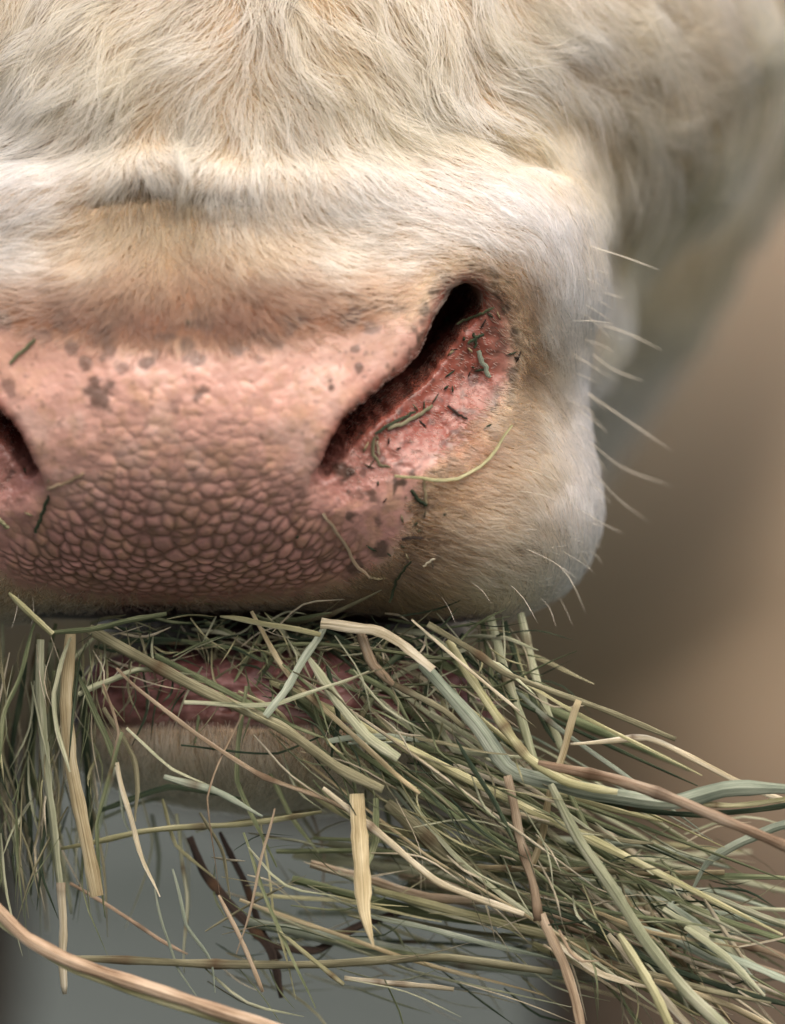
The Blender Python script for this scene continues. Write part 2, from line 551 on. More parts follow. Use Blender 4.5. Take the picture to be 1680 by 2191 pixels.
hairm, t, o = new_mat('fur')
a = nd_(t, 'ShaderNodeAttribute', attribute_name='hair_colour')
h = nd_(t, 'ShaderNodeBsdfHairPrincipled')
h.parametrization = 'COLOR'
h.inputs['Roughness'].default_value = 0.40
h.inputs['Radial Roughness'].default_value = 0.6
h.inputs['Coat'].default_value = 0.0
t.links.new(a.outputs['Color'], h.inputs['Color'])
t.links.new(h.outputs[0], o.inputs[0])

# ------------------------------------------------------------------ the animal
def props(ob, label=None, cat=None, group=None, kind=None):
    if label: ob['label'] = label
    if cat: ob['category'] = cat
    if group: ob['group'] = group
    if kind: ob['kind'] = kind
    return ob
cow = bpy.data.objects.new('cow', None); COL.objects.link(cow)
cow.location = (float((600 - CU) * S), float(8700 * S), 0)
props(cow, 'cream coloured cow with a pink muzzle chewing a mouthful of hay', 'cow')
body = bpy.data.objects.new('body', me); COL.objects.link(body)
me.materials.append(skin)
def parent(ob, par):
    ob.parent = par
    ob.matrix_parent_inverse = par.matrix_basis.inverted()
bpy.context.view_layer.update()
parent(body, cow)

# ------------------------------------------------------------------ fur
# flow of the coat as seen from the front: position, angle (0 right, 90 down), length, lift, colour
FLOW = [
 (20,40,112),(100,150,112),(60,260,125),(30,330,140),(180,60,118),(250,110,128),(330,60,135),(400,90,142),(470,60,125),(470,150,130),
 (540,40,95),(545,140,92),(600,60,70),(640,130,58),(720,60,52),(740,170,50),(800,120,48),(860,210,42),(930,240,28),
 (860,40,72),(930,90,72),(980,160,62),(1030,230,35),(1100,260,18),(1050,30,60),(1100,80,40),(1150,40,25),(1190,90,15),(1150,200,12),
 (300,230,118),(200,230,120),(420,240,108),(500,260,95),(600,240,76),(700,260,62),(120,330,125),(200,330,112),(260,350,80),(310,352,55),(365,350,40),
 (420,335,112),(440,375,105),(470,345,100),(560,370,82),(650,340,66),(740,360,52),(820,330,48),(60,400,150),(150,400,142),(250,395,128),
 (900,370,28),(1000,350,22),(1000,430,22),(1100,380,36),(1180,400,55),(1220,480,66),(1250,600,74),(1100,500,24),(1170,560,50),(950,480,12),
 (350,500,90),(280,540,102),(220,560,118),(150,540,150),(100,580,168),(30,600,185),(60,520,160),(420,540,84),(500,550,70),(580,560,48),(680,560,22),
 (780,550,4),(850,570,-12),(920,560,-10),(700,640,12),(800,640,-6),(880,620,-20),(600,650,40),(500,680,75),(400,690,92),(300,680,100),(180,660,130),(80,660,160),
 (980,570,8),(1050,590,30),(1100,650,42),(1140,720,40),(1180,780,36),(1240,760,66),(1130,820,22),(1110,880,16),(1180,880,36),(1240,900,60),
 (1060,950,12),(1000,1000,8),(1110,1000,14),(1180,1010,36),(1240,1040,66),(950,1080,8),(920,1140,10),(1000,1140,14),(1100,1150,24),(1200,1150,46),
 (880,1220,26),(980,1230,30),(1080,1250,45),(1180,1240,58),(850,1280,75),(960,1290,68),(1100,1295,72),(0,1260,110),(40,1290,95),
 (1260,200,15),(1300,80,20),(1400,60,10),(1400,250,32),(1240,330,62),(1280,420,78),(1310,560,86),(1300,800,95),(1400,480,62),(1500,200,22),(1600,100,10),(1500,380,50),(1600,300,60),
 (200,1620,100),(350,1640,92),(500,1640,90),(700,1650,88),(900,1630,80),(1000,1620,74),(1250,1100,80),
]
LEN = [ (20,40,190),(250,100,230),(540,60,210),(800,100,240),(1000,100,220),(1100,60,190),(1180,40,170),(100,250,170),(300,250,150),(500,260,140),(700,250,150),(950,260,170),
 (1100,280,120),(1170,330,90),(60,400,70),(200,395,68),(330,360,70),(450,380,64),(600,395,64),(800,400,75),(900,360,90),(1000,380,80),(1100,400,70),(1200,480,62),(1250,650,55),
 (350,500,70),(200,560,68),(500,560,68),(80,600,72),(680,560,66),(850,560,58),(400,680,40),(700,670,42),(150,680,42),(880,630,34),(990,585,40),(1080,620,48),(1140,720,52),
 (1140,850,46),(1200,900,54),(1060,960,44),(960,1070,46),(1100,1050,56),(1200,1100,60),(900,1180,46),(1000,1200,66),(1100,1250,78),(1200,1200,66),(900,1280,70),(20,1270,70),
 (1300,100,230),(1450,250,250),(1600,100,260),(1250,330,150),(1320,600,120),(1400,480,220),(300,1650,90),(600,1650,95),(950,1630,80)]
def C(r, g, b): return tuple(s2l(np.array([r, g, b]) / 255.0))
FCOL = [ (20,40,C(215,196,160)),(120,160,C(232,220,200)),(250,90,C(222,202,165)),(400,80,C(220,198,160)),(540,40,C(205,192,170)),(560,150,C(228,214,190)),(700,70,C(215,190,148)),
 (800,170,C(222,200,160)),(900,60,C(222,202,165)),(930,240,C(212,184,138)),(1000,130,C(232,218,195)),(1080,40,C(215,192,150)),(1150,70,C(228,215,198)),(1100,270,C(214,188,145)),(1050,300,C(215,190,150)),
 (60,290,C(240,232,224)),(300,250,C(232,216,190)),(500,280,C(230,212,182)),(700,290,C(232,216,190)),(820,260,C(226,206,170)),(100,380,C(242,234,226)),(300,360,C(236,222,200)),(500,390,C(238,226,206)),(750,390,C(240,230,215)),
 (900,400,C(240,230,222)),(1050,420,C(244,238,234)),(1150,480,C(244,238,234)),(1230,600,C(246,240,236)),(1000,500,C(238,228,218)),(1260,800,C(244,238,232)),(1180,340,C(220,190,148)),
 (350,460,C(142,122,92)),(320,432,C(132,114,86)),(250,452,C(146,127,98)),(400,450,C(146,127,98)),(250,620,C(126,94,70)),(550,640,C(124,92,70)),(450,722,C(104,74,56)),(350,725,C(104,74,56)),(250,720,C(104,74,56)),(600,708,C(108,80,62)),(130,700,C(112,86,70)),(400,590,C(146,116,90)),(300,600,C(146,116,90)),(350,540,C(160,134,104)),(200,540,C(194,172,144)),(60,560,C(228,212,196)),(550,520,C(192,168,138)),(700,540,C(222,204,180)),(850,540,C(226,208,188)),
 (400,620,C(146,110,82)),(300,670,C(118,84,64)),(500,680,C(118,84,64)),(620,650,C(146,112,88)),(180,660,C(130,98,78)),(60,660,C(184,150,126)),(760,640,C(186,150,120)),(860,640,C(178,140,112)),(700,690,C(120,92,72)),
 (980,560,C(206,178,146)),(990,590,C(120,92,64)),(1060,600,C(150,122,92)),(1100,680,C(140,112,84)),(1125,770,C(110,90,66)),(1010,606,C(86,66,48)),(1068,630,C(92,72,52)),(1104,690,C(96,76,56)),(1122,745,C(92,72,54)),(1118,795,C(100,80,60)),(895,1090,C(86,66,48)),(878,1150,C(88,68,50)),(868,1205,C(84,66,50)),(1000,935,C(118,90,68)),(1180,700,C(228,216,202)),(1190,790,C(186,168,144)),(1120,850,C(148,127,100)),(1080,900,C(150,128,102)),
 (1180,880,C(204,186,160)),(1240,900,C(238,228,216)),(1000,960,C(160,112,86)),(1050,1010,C(140,117,91)),(1150,1000,C(186,165,136)),(1235,1050,C(238,228,216)),(960,1060,C(130,100,70)),(900,1130,C(110,84,58)),(960,1120,C(150,128,102)),(1050,1130,C(184,162,134)),
 (1150,1150,C(204,185,160)),(1230,1180,C(238,228,214)),(860,1190,C(110,84,60)),(920,1220,C(150,122,92)),(1020,1230,C(196,176,150)),(1120,1240,C(214,196,172)),(860,1280,C(120,100,74)),(980,1290,C(170,146,114)),(1100,1290,C(204,182,150)),(20,1270,C(175,152,124)),
 (1300,60,C(222,198,160)),(1400,70,C(222,196,158)),(1500,150,C(214,190,150)),(1300,250,C(222,200,166)),(1250,350,C(206,180,138)),(1300,500,C(214,190,152)),(1310,700,C(222,200,160)),(1400,450,C(212,188,150)),(1500,400,C(212,188,150)),(1600,200,C(222,200,164)),
 (300,1650,C(196,176,150)),(600,1650,C(194,174,148)),(950,1620,C(215,196,172))]

GS = 10.0
gu = np.arange(-700, 2000, GS); gv = np.arange(-300, 1900, GS)
GU, GV = np.meshgrid(gu, gv, indexing='ij')
fl = np.array(FLOW, dtype=np.float64)
ang = np.radians(fl[:, 2])
vec = idw(GU, GV, fl[:, :2], np.stack([np.cos(ang), np.sin(ang)], 1), p=4.0, s=22.0)
ln = np.array(LEN, dtype=np.float64)
M_len = idw(GU, GV, ln[:, :2], ln[:, 2], p=3.5, s=30.0)
M_col = idw(GU, GV, [(c[0], c[1]) for c in FCOL], [c[2] for c in FCOL], p=3.5, s=26.0)
MAP = np.concatenate([vec, M_len[..., None], M_col], -1).astype(np.float32)   # cos sin len r g b
def lookup(u, v):
    x = np.clip((u - gu[0]) / GS, 0, len(gu) - 1.001); y = np.clip((v - gv[0]) / GS, 0, len(gv) - 1.001)
    xi = x.astype(int); yi = y.astype(int); fx = (x - xi)[:, None]; fy = (y - yi)[:, None]
    return (MAP[xi, yi] * (1 - fx) + MAP[xi + 1, yi] * fx) * (1 - fy) + (MAP[xi, yi + 1] * (1 - fx) + MAP[xi + 1, yi + 1] * fx) * fy

# sample roots on the skin
me.calc_loop_triangles()
nt_ = len(me.loop_triangles)
tri = np.empty(nt_ * 3, dtype=np.int64); me.loop_triangles.foreach_get('vertices', tri); tri = tri.reshape(-1, 3)
A, B, Cc = co[tri[:, 0]], co[tri[:, 1]], co[tri[:, 2]]
cen = (A + B + Cc) / 3
cr = np.cross(B - A, Cc - A); area = 0.5 * np.linalg.norm(cr, axis=1)
nrm = cr / (2 * area[:, None] + 1e-9)
# outward = away from the inside (check by sign of the field)
if (sdf(cen[:2000] + nrm[:2000] * 4) < sdf(cen[:2000])).mean() > 0.5: nrm = -nrm
tu, tv = proj(cen)
view = np.stack([cen[:, 0] - CU, cen[:, 1] - CV, cen[:, 2] + D], 1); view /= np.linalg.norm(view, axis=1, keepdims=True)
facing = -(nrm * view).sum(1)
dens = (facing > -0.55).astype(np.float64)
dens *= (cen[:, 2] < 3300)
dens *= (tu > -260) & (tu < 1800) & (tv > -130) & (tv < 1800)
dens *= np.where(cen[:, 2] > 900, 0.16, np.where(cen[:, 2] > 500, 0.45, 1.0))
tsd = np.full(nt_, 500.0); fr = cen[:, 2] < 420
tsd[fr] = poly_sd(tu[fr].astype(float), tv[fr].astype(float), PADPOLY)
jag = 34 * (fnoise(tu / 40, tv / 40, 2) - 0.5)
top_soft = sstep(830, 700, tv)
tnd = np.full(nt_, 500.0); tPs = cen.copy(); tPs[:, 0] = MID + np.abs(cen[:, 0] - MID)
tnd[fr] = nostril_d(tPs[fr])
dens *= ~((tsd < -60) & (tnd > 20))
inm = (tv > 1300) & (tv < 1545 + 60 * (fnoise(tu / 90, tv * 0 + 3.3, 3) - 0.5)) & (tu > 60) & (tu < 1090) & (cen[:, 2] < 1500)
dens *= ~inm
chin = (tv > 1500) & (cen[:, 2] < 900)
lm = lookup(tu, tv)
dens *= np.clip(75.0 / lm[:, 2], 0.4, 1.6)
wgt = dens * area
NH = 240000
pick = rng.choice(nt_, NH, p=wgt / wgt.sum())
r1 = np.sqrt(rng.random(NH)); r2 = rng.random(NH)
root = A[pick] * (1 - r1)[:, None] + B[pick] * (r1 * (1 - r2))[:, None] + Cc[pick] * (r1 * r2)[:, None]
root = root.astype(np.float32)
ru, rv = proj(root)
fr = root[:, 2] < 420
q = np.full(NH, 500.0); q[fr] = poly_sd(ru[fr].astype(float), rv[fr].astype(float), PADPOLY)
rPs = root.copy(); rPs[:, 0] = MID + np.abs(root[:, 0] - MID)
rnd_ = np.full(NH, 500.0); rnd_[fr] = nostril_d(rPs[fr])
ts_ = sstep(830, 700, rv)
jg = 40 * (fnoise(ru / 36, rv / 36, 3) - 0.5)
keep_p = sstep(-26 - 24 * ts_, 24 + 117 * ts_, q + jg * (1 + ts_))
fuzz = (rnd_ < 16) & (q < 0) & (rPs[:, 0] > 740) & (root[:, 2] < 90)
keep_p = np.maximum(keep_p, 0.22 * fuzz)
kp = rng.random(NH) < keep_p
root, ru, rv, q, fuzz = root[kp], ru[kp], rv[kp], q[kp], fuzz[kp] & (q[kp] < -20)
NH = len(root)
mp = lookup(ru, rv)
far_h = root[:, 2] > 700
K = 8                                   # points on each hair
L = mp[:, 2] * (0.65 + 0.6 * rng.random(NH)) * (1 + root[:, 2] / D)
edge_short = np.ones(NH)
L = np.where(fuzz, 15 + 12 * rng.random(NH), L)
L *= np.interp(q, [-20, 10, 90], [0.35, 0.55, 1.0])
# locks: every hair belongs to a lock whose size follows the length of the coat
lock_size = np.clip(mp[:, 2] * 0.26, 13, 52)
lev = np.where(lock_size > 34, 46.0, np.where(lock_size > 22, 27.0, 19.0))
ang0 = np.arctan2(mp[:, 1], mp[:, 0])
# lattice elongated along the flow
def lock_center(u, v, lev):
    x = u / lev; y = v / lev
    xi = np.floor(x).astype(int); yi = np.floor(y).astype(int)
    best = np.full(u.shape, 99.0); cx_ = np.zeros(u.shape); cy_ = np.zeros(u.shape); hid = np.zeros(u.shape)
    for dx in (-1, 0, 1):
        for dy in (-1, 0, 1):
            a_ = xi + dx; b_ = yi + dy
            px = a_ + TAB[a_ & 255, b_ & 255]; py = b_ + TAB[(a_ + 91) & 255, (b_ + 37) & 255]
            dd = (px - x) ** 2 + (py - y) ** 2
            c = dd < best
            best = np.where(c, dd, best); cx_ = np.where(c, px * lev, cx_); cy_ = np.where(c, py * lev, cy_)
            hid = np.where(c, TAB[(a_ * 3 + 11) & 255, (b_ * 5 + 7) & 255], hid)
    return cx_, cy_, hid
lu, lv, hid = lock_center(ru + 8 * rng.standard_normal(NH) * lev / 46, rv + 8 * rng.standard_normal(NH) * lev / 46, lev)
long_ = sstep(80, 190, mp[:, 2])
# integrate along the flow, keeping above the skin
pts = np.empty((NH, K, 3), dtype=np.float32); pts[:, 0] = root
lift0 = np.where(long_ > 0.5, 0.34, 0.34) * (0.6 + 0.8 * rng.random(NH))
lock_lift = 1 + 0.9 * (hid - 0.5) * (0.4 + long_)
ph = rng.random(NH) * 6.28
rim = sstep(1150, 1260, ru) * (root[:, 2] < 700)
rand_ang = rng.standard_normal(NH) * (0.11 + 0.08 * (1 - long_)) * (1 + 0.8 * rim)
lift0 = lift0 * (1 + 0.7 * rim * rng.random(NH))
lock_ang = (hid - 0.5) * (0.62 + 0.25 * long_)
cur = root.copy()
h = (L / (K - 1)).astype(np.float32)
for k in range(1, K):
    u_, v_ = proj(cur)
    f = lookup(u_, v_)
    tt = k / (K - 1)
    an = np.arctan2(f[:, 1], f[:, 0])
    an = an + (fnoise(u_ / 110 + 31, v_ / 110, 2) - 0.5) * 0.9 * (0.4 + 0.6 * long_) + lock_ang * (0.5 + tt * 0.5) + rand_ang
    an = an + 0.30 * long_ * np.sin(hid * 40 + tt * 4.2)
    dvec = np.stack([np.cos(an), np.sin(an), np.zeros(NH)], 1)
    if k in (1, 2, 4, 6):
        n_ = normal(cur)
        dist = sdf(cur)
    tng = dvec - (dvec * n_).sum(1, keepdims=True) * n_
    tng /= np.linalg.norm(tng, axis=1, keepdims=True) + 1e-6
    lf = lift0 * lock_lift * (1.15 - 1.15 * tt)
    lf = np.where(dist < 1.0, np.maximum(lf, 0.35), lf)
    st = tng + n_ * lf[:, None]
    # draw together towards the middle of the lock
    lc_ = np.stack([lu - ru, lv - rv], 1)
    pull = (0.28 + 0.42 * long_) * (0.25 + tt)
    side = np.stack([-np.sin(an), np.cos(an)], 1)
    off = (lc_ * side).sum(1)
    sd3 = np.stack([side[:, 0], side[:, 1], np.zeros(NH)], 1)
    sd3 -= (sd3 * n_).sum(1, keepdims=True) * n_
    st = st + sd3 * (np.clip(off / np.maximum(L, 1), -0.5, 0.5) * pull * 2.2)[:, None]
    st /= np.linalg.norm(st, axis=1, keepdims=True) + 1e-6
    cur = (cur + st * h[:, None]).astype(np.float32)
    pts[:, k] = cur
# colours
lockvar = (hid - 0.5)
base = mp[:, 3:6].astype(np.float64)
cn = fnoise(ru / 55 + 12, rv / 55 + 3, 3) - 0.5
val = 1 + (0.30 + 0.25 * long_) * lockvar + (0.35 + 0.45 * long_) * cn + 0.17 * rng.standard_normal(NH)
gold = np.clip(0.5 + 1.3 * (fnoise(ru / 80 + 77, rv / 80, 3) - 0.5) + 0.5 * (TAB[(hid * 999).astype(int) & 255, 3] - 0.5), 0, 1)
goldw = gold * sstep(60, 150, mp[:, 2])
tint = np.stack([1 - 0.06 * goldw, 1 - 0.10 * goldw, 1 - 0.25 * goldw], 1)
hc = base * tint * np.clip(val, 0.32, 1.25)[:, None] * (0.92 - 0.14 * long_)[:, None]
stain = np.exp(-((rv - 665) / 85) ** 2) * sstep(520, 300, np.abs(ru - 410)) * (root[:, 2] < 420)
fold_tone = np.exp(-((rv - 490) / 70) ** 2) * sstep(330, 120, np.abs(ru - 350)) * (root[:, 2] < 420)  # fur toned darker below the fold
hc = hc * (1 - stain[:, None] * np.array([0.34, 0.44, 0.48])) * (1 - fold_tone[:, None] * np.array([0.28, 0.28, 0.30]))
hc[fuzz] = np.array([0.42, 0.24, 0.17])
gm_ = hc.mean(1, keepdims=True)
hc = hc + (gm_ * np.array([1.04, 1.0, 0.94]) - hc) * ((0.12 + 0.16 * long_) * ~far_h)[:, None]
hc = np.where(far_h[:, None], hc * 1.2, hc)
dk = (rng.random(NH) < 0.035)
hc[dk] *= 0.35
tl = np.linspace(0, 1, K)
rootcol = hc * np.array([0.48, 0.41, 0.33]) * (1 - 0.35 * long_)[:, None]  # roots also darkened to paint in the shadows between locks
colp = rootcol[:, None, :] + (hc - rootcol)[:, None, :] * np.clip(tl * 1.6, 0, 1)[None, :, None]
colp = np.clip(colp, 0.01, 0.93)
rad_root = np.where(far_h, 2.3, np.where(long_ > 0.4, 0.95, 0.85)) * (0.75 + 0.5 * rng.random(NH))
radp = rad_root[:, None] * np.interp(tl, [0, 0.5, 0.85, 1.0], [1.0, 0.9, 0.5, 0.12])[None, :]
hcv = bpy.data.hair_curves.new('fur')
hcv.add_curves([K] * NH)
hcv.attributes['position'].data.foreach_set('vector', to_world(pts).astype(np.float32).ravel())
ra = hcv.attributes.get('radius') or hcv.attributes.new('radius', 'FLOAT', 'POINT')
ra.data.foreach_set('value', (radp * S).astype(np.float32).ravel())
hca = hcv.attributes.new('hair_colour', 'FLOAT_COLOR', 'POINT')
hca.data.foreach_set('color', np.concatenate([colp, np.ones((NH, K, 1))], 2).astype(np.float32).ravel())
hcv.materials.append(hairm)
fur = bpy.data.objects.new('fur', hcv); COL.objects.link(fur)
parent(fur, cow)
fur['kind'] = 'stuff'

# ------------------------------------------------------------------ ground
gm, t, o = new_mat('trodden_ground')
p = nd_(t, 'ShaderNodeBsdfPrincipled'); p.inputs['Roughness'].default_value = 0.9
tc = nd_(t, 'ShaderNodeTexCoord')
n1_ = nd_(t, 'ShaderNodeTexNoise'); n1_.inputs['Scale'].default_value = 1.1; n1_.inputs['Detail'].default_value = 6
t.links.new(tc.outputs['Object'], n1_.inputs['Vector'])
rp = nd_(t, 'ShaderNodeValToRGB')
rp.color_ramp.elements[0].position = 0.38; rp.color_ramp.elements[0].color = (0.016, 0.023, 0.014, 1)
rp.color_ramp.elements[1].position = 0.62; rp.color_ramp.elements[1].color = (0.072, 0.084, 0.076, 1)
t.links.new(n1_.outputs['Fac'], rp.inputs[0]); t.links.new(rp.outputs[0], p.inputs['Base Color'])
t.links.new(p.outputs[0], o.inputs[0])
gme = bpy.data.meshes.new('ground')
g = 300
gme.from_pydata([(-g, -20, 0), (g, -20, 0), (g, 600, 0), (-g, 600, 0)], [], [(0, 1, 2, 3)])
gme.materials.append(gm)
ground = bpy.data.objects.new('ground', gme); COL.objects.link(ground); ground['kind'] = 'structure'

# ------------------------------------------------------------------ hay
def trace(u, v):
    u = np.atleast_1d(np.asarray(u, float)); v = np.atleast_1d(np.asarray(v, float))
    w = np.full(u.shape, -700.0)
    for _ in range(80):
        k = 1 + w / D
        P = np.stack([CU + (u - CU) * k, CV + (v - CV) * k, w], -1)
        w = np.minimum(w + np.clip(sdf(P) * 0.6, -50, 200), 20000)
    return w

def hay_material(name, c0, c1, c2, rough=0.75, trans=0.3):
    m, t, o = new_mat(name)
    al = nd_(t, 'ShaderNodeAttribute', attribute_name='along'); ac = nd_(t, 'ShaderNodeAttribute', attribute_name='across')
    oi = nd_(t, 'ShaderNodeObjectInfo')
    cx = nd_(t, 'ShaderNodeCombineXYZ')
    t.links.new(al.outputs['Fac'], cx.inputs['X']); t.links.new(ac.outputs['Fac'], cx.inputs['Y']); t.links.new(oi.outputs['Random'], cx.inputs['Z'])
    def streak(sx, sy, sz, det):
        mp_ = nd_(t, 'ShaderNodeVectorMath', operation='MULTIPLY'); mp_.inputs[1].default_value = (sx, sy, sz)
        t.links.new(cx.outputs[0], mp_.inputs[0])
        n = nd_(t, 'ShaderNodeTexNoise'); n.inputs['Scale'].default_value = 1.0; n.inputs['Detail'].default_value = det
        t.links.new(mp_.outputs[0], n.inputs['Vector'])
        return n
    fib = streak(0.4, 8.0, 40, 5); blot = streak(0.9, 0.5, 40, 4)
    rp = nd_(t, 'ShaderNodeValToRGB')
    rp.color_ramp.elements[0].position = 0.36; rp.color_ramp.elements[0].color = (*c0, 1)
    rp.color_ramp.elements[1].position = 0.64; rp.color_ramp.elements[1].color = (*c2, 1)
    e = rp.color_ramp.elements.new(0.5); e.color = (*c1, 1)
    av = nd_(t, 'ShaderNodeMath', operation='ADD'); hv = nd_(t, 'ShaderNodeMath', operation='MULTIPLY'); hv.inputs[1].default_value = 0.5
    t.links.new(fib.outputs['Fac'], av.inputs[0]); t.links.new(blot.outputs['Fac'], av.inputs[1]); t.links.new(av.outputs[0], hv.inputs[0])
    t.links.new(hv.outputs[0], rp.inputs[0])
    hs = nd_(t, 'ShaderNodeHueSaturation')
    mv = nd_(t, 'ShaderNodeMapRange'); mv.inputs['To Min'].default_value = 0.78; mv.inputs['To Max'].default_value = 1.25
    t.links.new(oi.outputs['Random'], mv.inputs['Value']); t.links.new(mv.outputs[0], hs.inputs['Value'])
    jn = nd_(t, 'ShaderNodeAttribute', attribute_name='joint')
    jm = nd_(t, 'ShaderNodeMix', data_type='RGBA'); jm.inputs[7].default_value = (.11, .06, .03, 1)
    t.links.new(jn.outputs['Fac'], jm.inputs[0]); t.links.new(rp.outputs[0], jm.inputs[6])
    t.links.new(jm.outputs[2], hs.inputs['Color'])
    p = nd_(t, 'ShaderNodeBsdfPrincipled'); p.inputs['Roughness'].default_value = rough
    p.inputs['Specular IOR Level'].default_value = 0.25
    t.links.new(hs.outputs[0], p.inputs['Base Color'])
    bp = nd_(t, 'ShaderNodeBump'); bp.inputs['Strength'].default_value = 0.7; bp.inputs['Distance'].default_value = 0.0005
    t.links.new(fib.outputs['Fac'], bp.inputs['Height']); t.links.new(bp.outputs[0], p.inputs['Normal'])
    tr = nd_(t, 'ShaderNodeBsdfTranslucent'); t.links.new(hs.outputs[0], tr.inputs['Color'])
    mx = nd_(t, 'ShaderNodeMixShader'); mx.inputs[0].default_value = trans
    t.links.new(p.outputs[0], mx.inputs[1]); t.links.new(tr.outputs[0], mx.inputs[2]); t.links.new(mx.outputs[0], o.inputs[0])
    return m
HM = {
 'g': hay_material('green_hay', (.075,.100,.050), (.19,.22,.115), (.40,.41,.25)),
 'd': hay_material('dark_green_hay', (.020,.036,.022), (.052,.076,.044), (.14,.165,.095)),
 'p': hay_material('pale_green_hay', (.25,.275,.165), (.47,.485,.32), (.72,.71,.54)),
 'b': hay_material('blue_green_hay', (.19,.235,.175), (.37,.42,.32), (.60,.64,.52)),
 's': hay_material('straw_hay', (.28,.21,.105), (.53,.44,.26), (.75,.67,.46)),
 'c': hay_material('cream_straw', (.38,.32,.20), (.62,.55,.39), (.84,.79,.65)),
 'o': hay_material('olive_hay', (.11,.103,.058), (.27,.25,.15), (.47,.44,.29)),
 'y': hay_material('yellow_hay', (.25,.24,.115), (.47,.45,.25), (.70,.67,.44)),
 't': hay_material('tan_hay', (.22,.15,.09), (.46,.35,.235), (.70,.59,.44)),
 'r': hay_material('russet_hay', (.21,.125,.07), (.52,.38,.26), (.76,.63,.48)),
 'k': hay_material('brown_twig', (.018,.012,.010), (.040,.027,.021), (.09,.062,.048), .8, .05),
}
def catmull(pts, n):
    pts = np.asarray(pts, float)
    if len(pts) == 2:
        return pts[0] + (pts[1] - pts[0]) * np.linspace(0, 1, n)[:, None]
    q = np.vstack([2 * pts[0] - pts[1], pts, 2 * pts[-1] - pts[-2]])
    seg = np.linalg.norm(np.diff(pts, axis=0), axis=1); cum = np.r_[0, np.cumsum(seg)] / seg.sum()
    out_ = []
    for t_ in np.linspace(0, 1, n):
        i = min(np.searchsorted(cum, t_, side='right') - 1, len(pts) - 2)
        x = (t_ - cum[i]) / (cum[i + 1] - cum[i] + 1e-9)
        p0, p1, p2, p3 = q[i], q[i + 1], q[i + 2], q[i + 3]
        out_.append(0.5 * (2 * p1 + (p2 - p0) * x + (2 * p0 - 5 * p1 + 4 * p2 - p3) * x * x + (3 * p1 - p0 - 3 * p2 + p3) * x ** 3))
    return np.array(out_)

def polyline(pts, n):
    pts = np.asarray(pts, float)
    cum = np.r_[0, np.cumsum(np.linalg.norm(np.diff(pts, axis=0), axis=1))]
    t_ = np.linspace(0, cum[-1], n)
    return np.stack([np.interp(t_, cum, pts[:, k]) for k in range(2)], 1)

def blade_mesh(P3, width, kind, roll, twist, taper0, taper1, nodes=()):
    """P3: centre line in design units. A folded leaf ('blade') or a hollow stalk ('stem')."""
    n = len(P3)
    T = np.gradient(P3, axis=0); T /= np.linalg.norm(T, axis=1, keepdims=True) + 1e-9
    view = np.array([0, 0, 1.0])
    s0 = np.cross(T, view); s0 /= np.linalg.norm(s0, axis=1, keepdims=True) + 1e-6
    n0 = np.cross(s0, T)
    t_ = np.linspace(0, 1, n)
    r = roll + twist * t_
    sv = s0 * np.cos(r)[:, None] + n0 * np.sin(r)[:, None]
    nv_ = -s0 * np.sin(r)[:, None] + n0 * np.cos(r)[:, None]
    wd = 0.5 * width * np.minimum(1, taper0 + (1 - taper0) * t_ / 0.18) * np.minimum(1, taper1 + (1 - taper1) * (1 - t_) / (0.35 if taper1 < 0.4 else 0.12))
    wd = wd * (1 + 0.07 * np.sin(t_ * 23 + roll * 9) + 0.05 * np.sin(t_ * 51 + roll * 5))
    joint = np.zeros(n)
    if kind == 'stem':
        for nt0 in nodes:
            g_ = np.exp(-((t_ - nt0) / max(0.014, 0.9 / n)) ** 2)
            wd = wd * (1 + 0.30 * g_); joint = np.maximum(joint, g_ * 0.8)
        ring = [(math.cos(a_) * (1 + .16 * (k & 1)), math.sin(a_) * 0.5 * (1 + .16 * (k & 1))) for k, a_ in enumerate(np.linspace(0, 2 * math.pi, 12, endpoint=False))]
        seams = ()
    else:
        fold = 0.08 + 0.20 * abs(math.sin(roll * 31))
        th = 0.06
        up = [(-1, fold), (-0.52, fold * .35), (0, -fold * .5)], [(0, -fold * .5), (0.52, fold * .35), (1, fold)]
        dn = [(1, fold + .03), (0.52, fold * .35 + th), (0, -fold * .5 + th * 1.6)], [(0, -fold * .5 + th * 1.6), (-0.52, fold * .35 + th), (-1, fold + .03)]
        ring = up[0] + up[1] + dn[0] + dn[1]
        seams = (2, 5, 8, 11)
    m = len(ring)
    length = np.r_[0, np.cumsum(np.linalg.norm(np.diff(P3, axis=0), axis=1))]
    rg = np.array(ring)
    vs = (P3[:, None, :] + sv[:, None, :] * (rg[None, :, 0] * wd[:, None])[..., None] + nv_[:, None, :] * (rg[None, :, 1] * wd[:, None])[..., None]).reshape(-1, 3)
    al = np.repeat(length / 100.0, m); acr = np.tile(rg[:, 0], n); jt = np.repeat(joint, m)
    fs = [(i * m + k, i * m + (k + 1) % m, (i + 1) * m + (k + 1) % m, (i + 1) * m + k) for i in range(n - 1) for k in range(m) if k not in seams]
    if kind == 'stem':
        fs.append(tuple(range(m))[::-1]); fs.append(tuple((n - 1) * m + k for k in range(m)))
    else:
        for i in range(n - 1):       # thin edges
            for a0, b0 in ((5, 6), (11, 0)):
                fs.append((i * m + a0, i * m + b0, (i + 1) * m + b0, (i + 1) * m + a0))
    return vs, fs, al, acr, jt

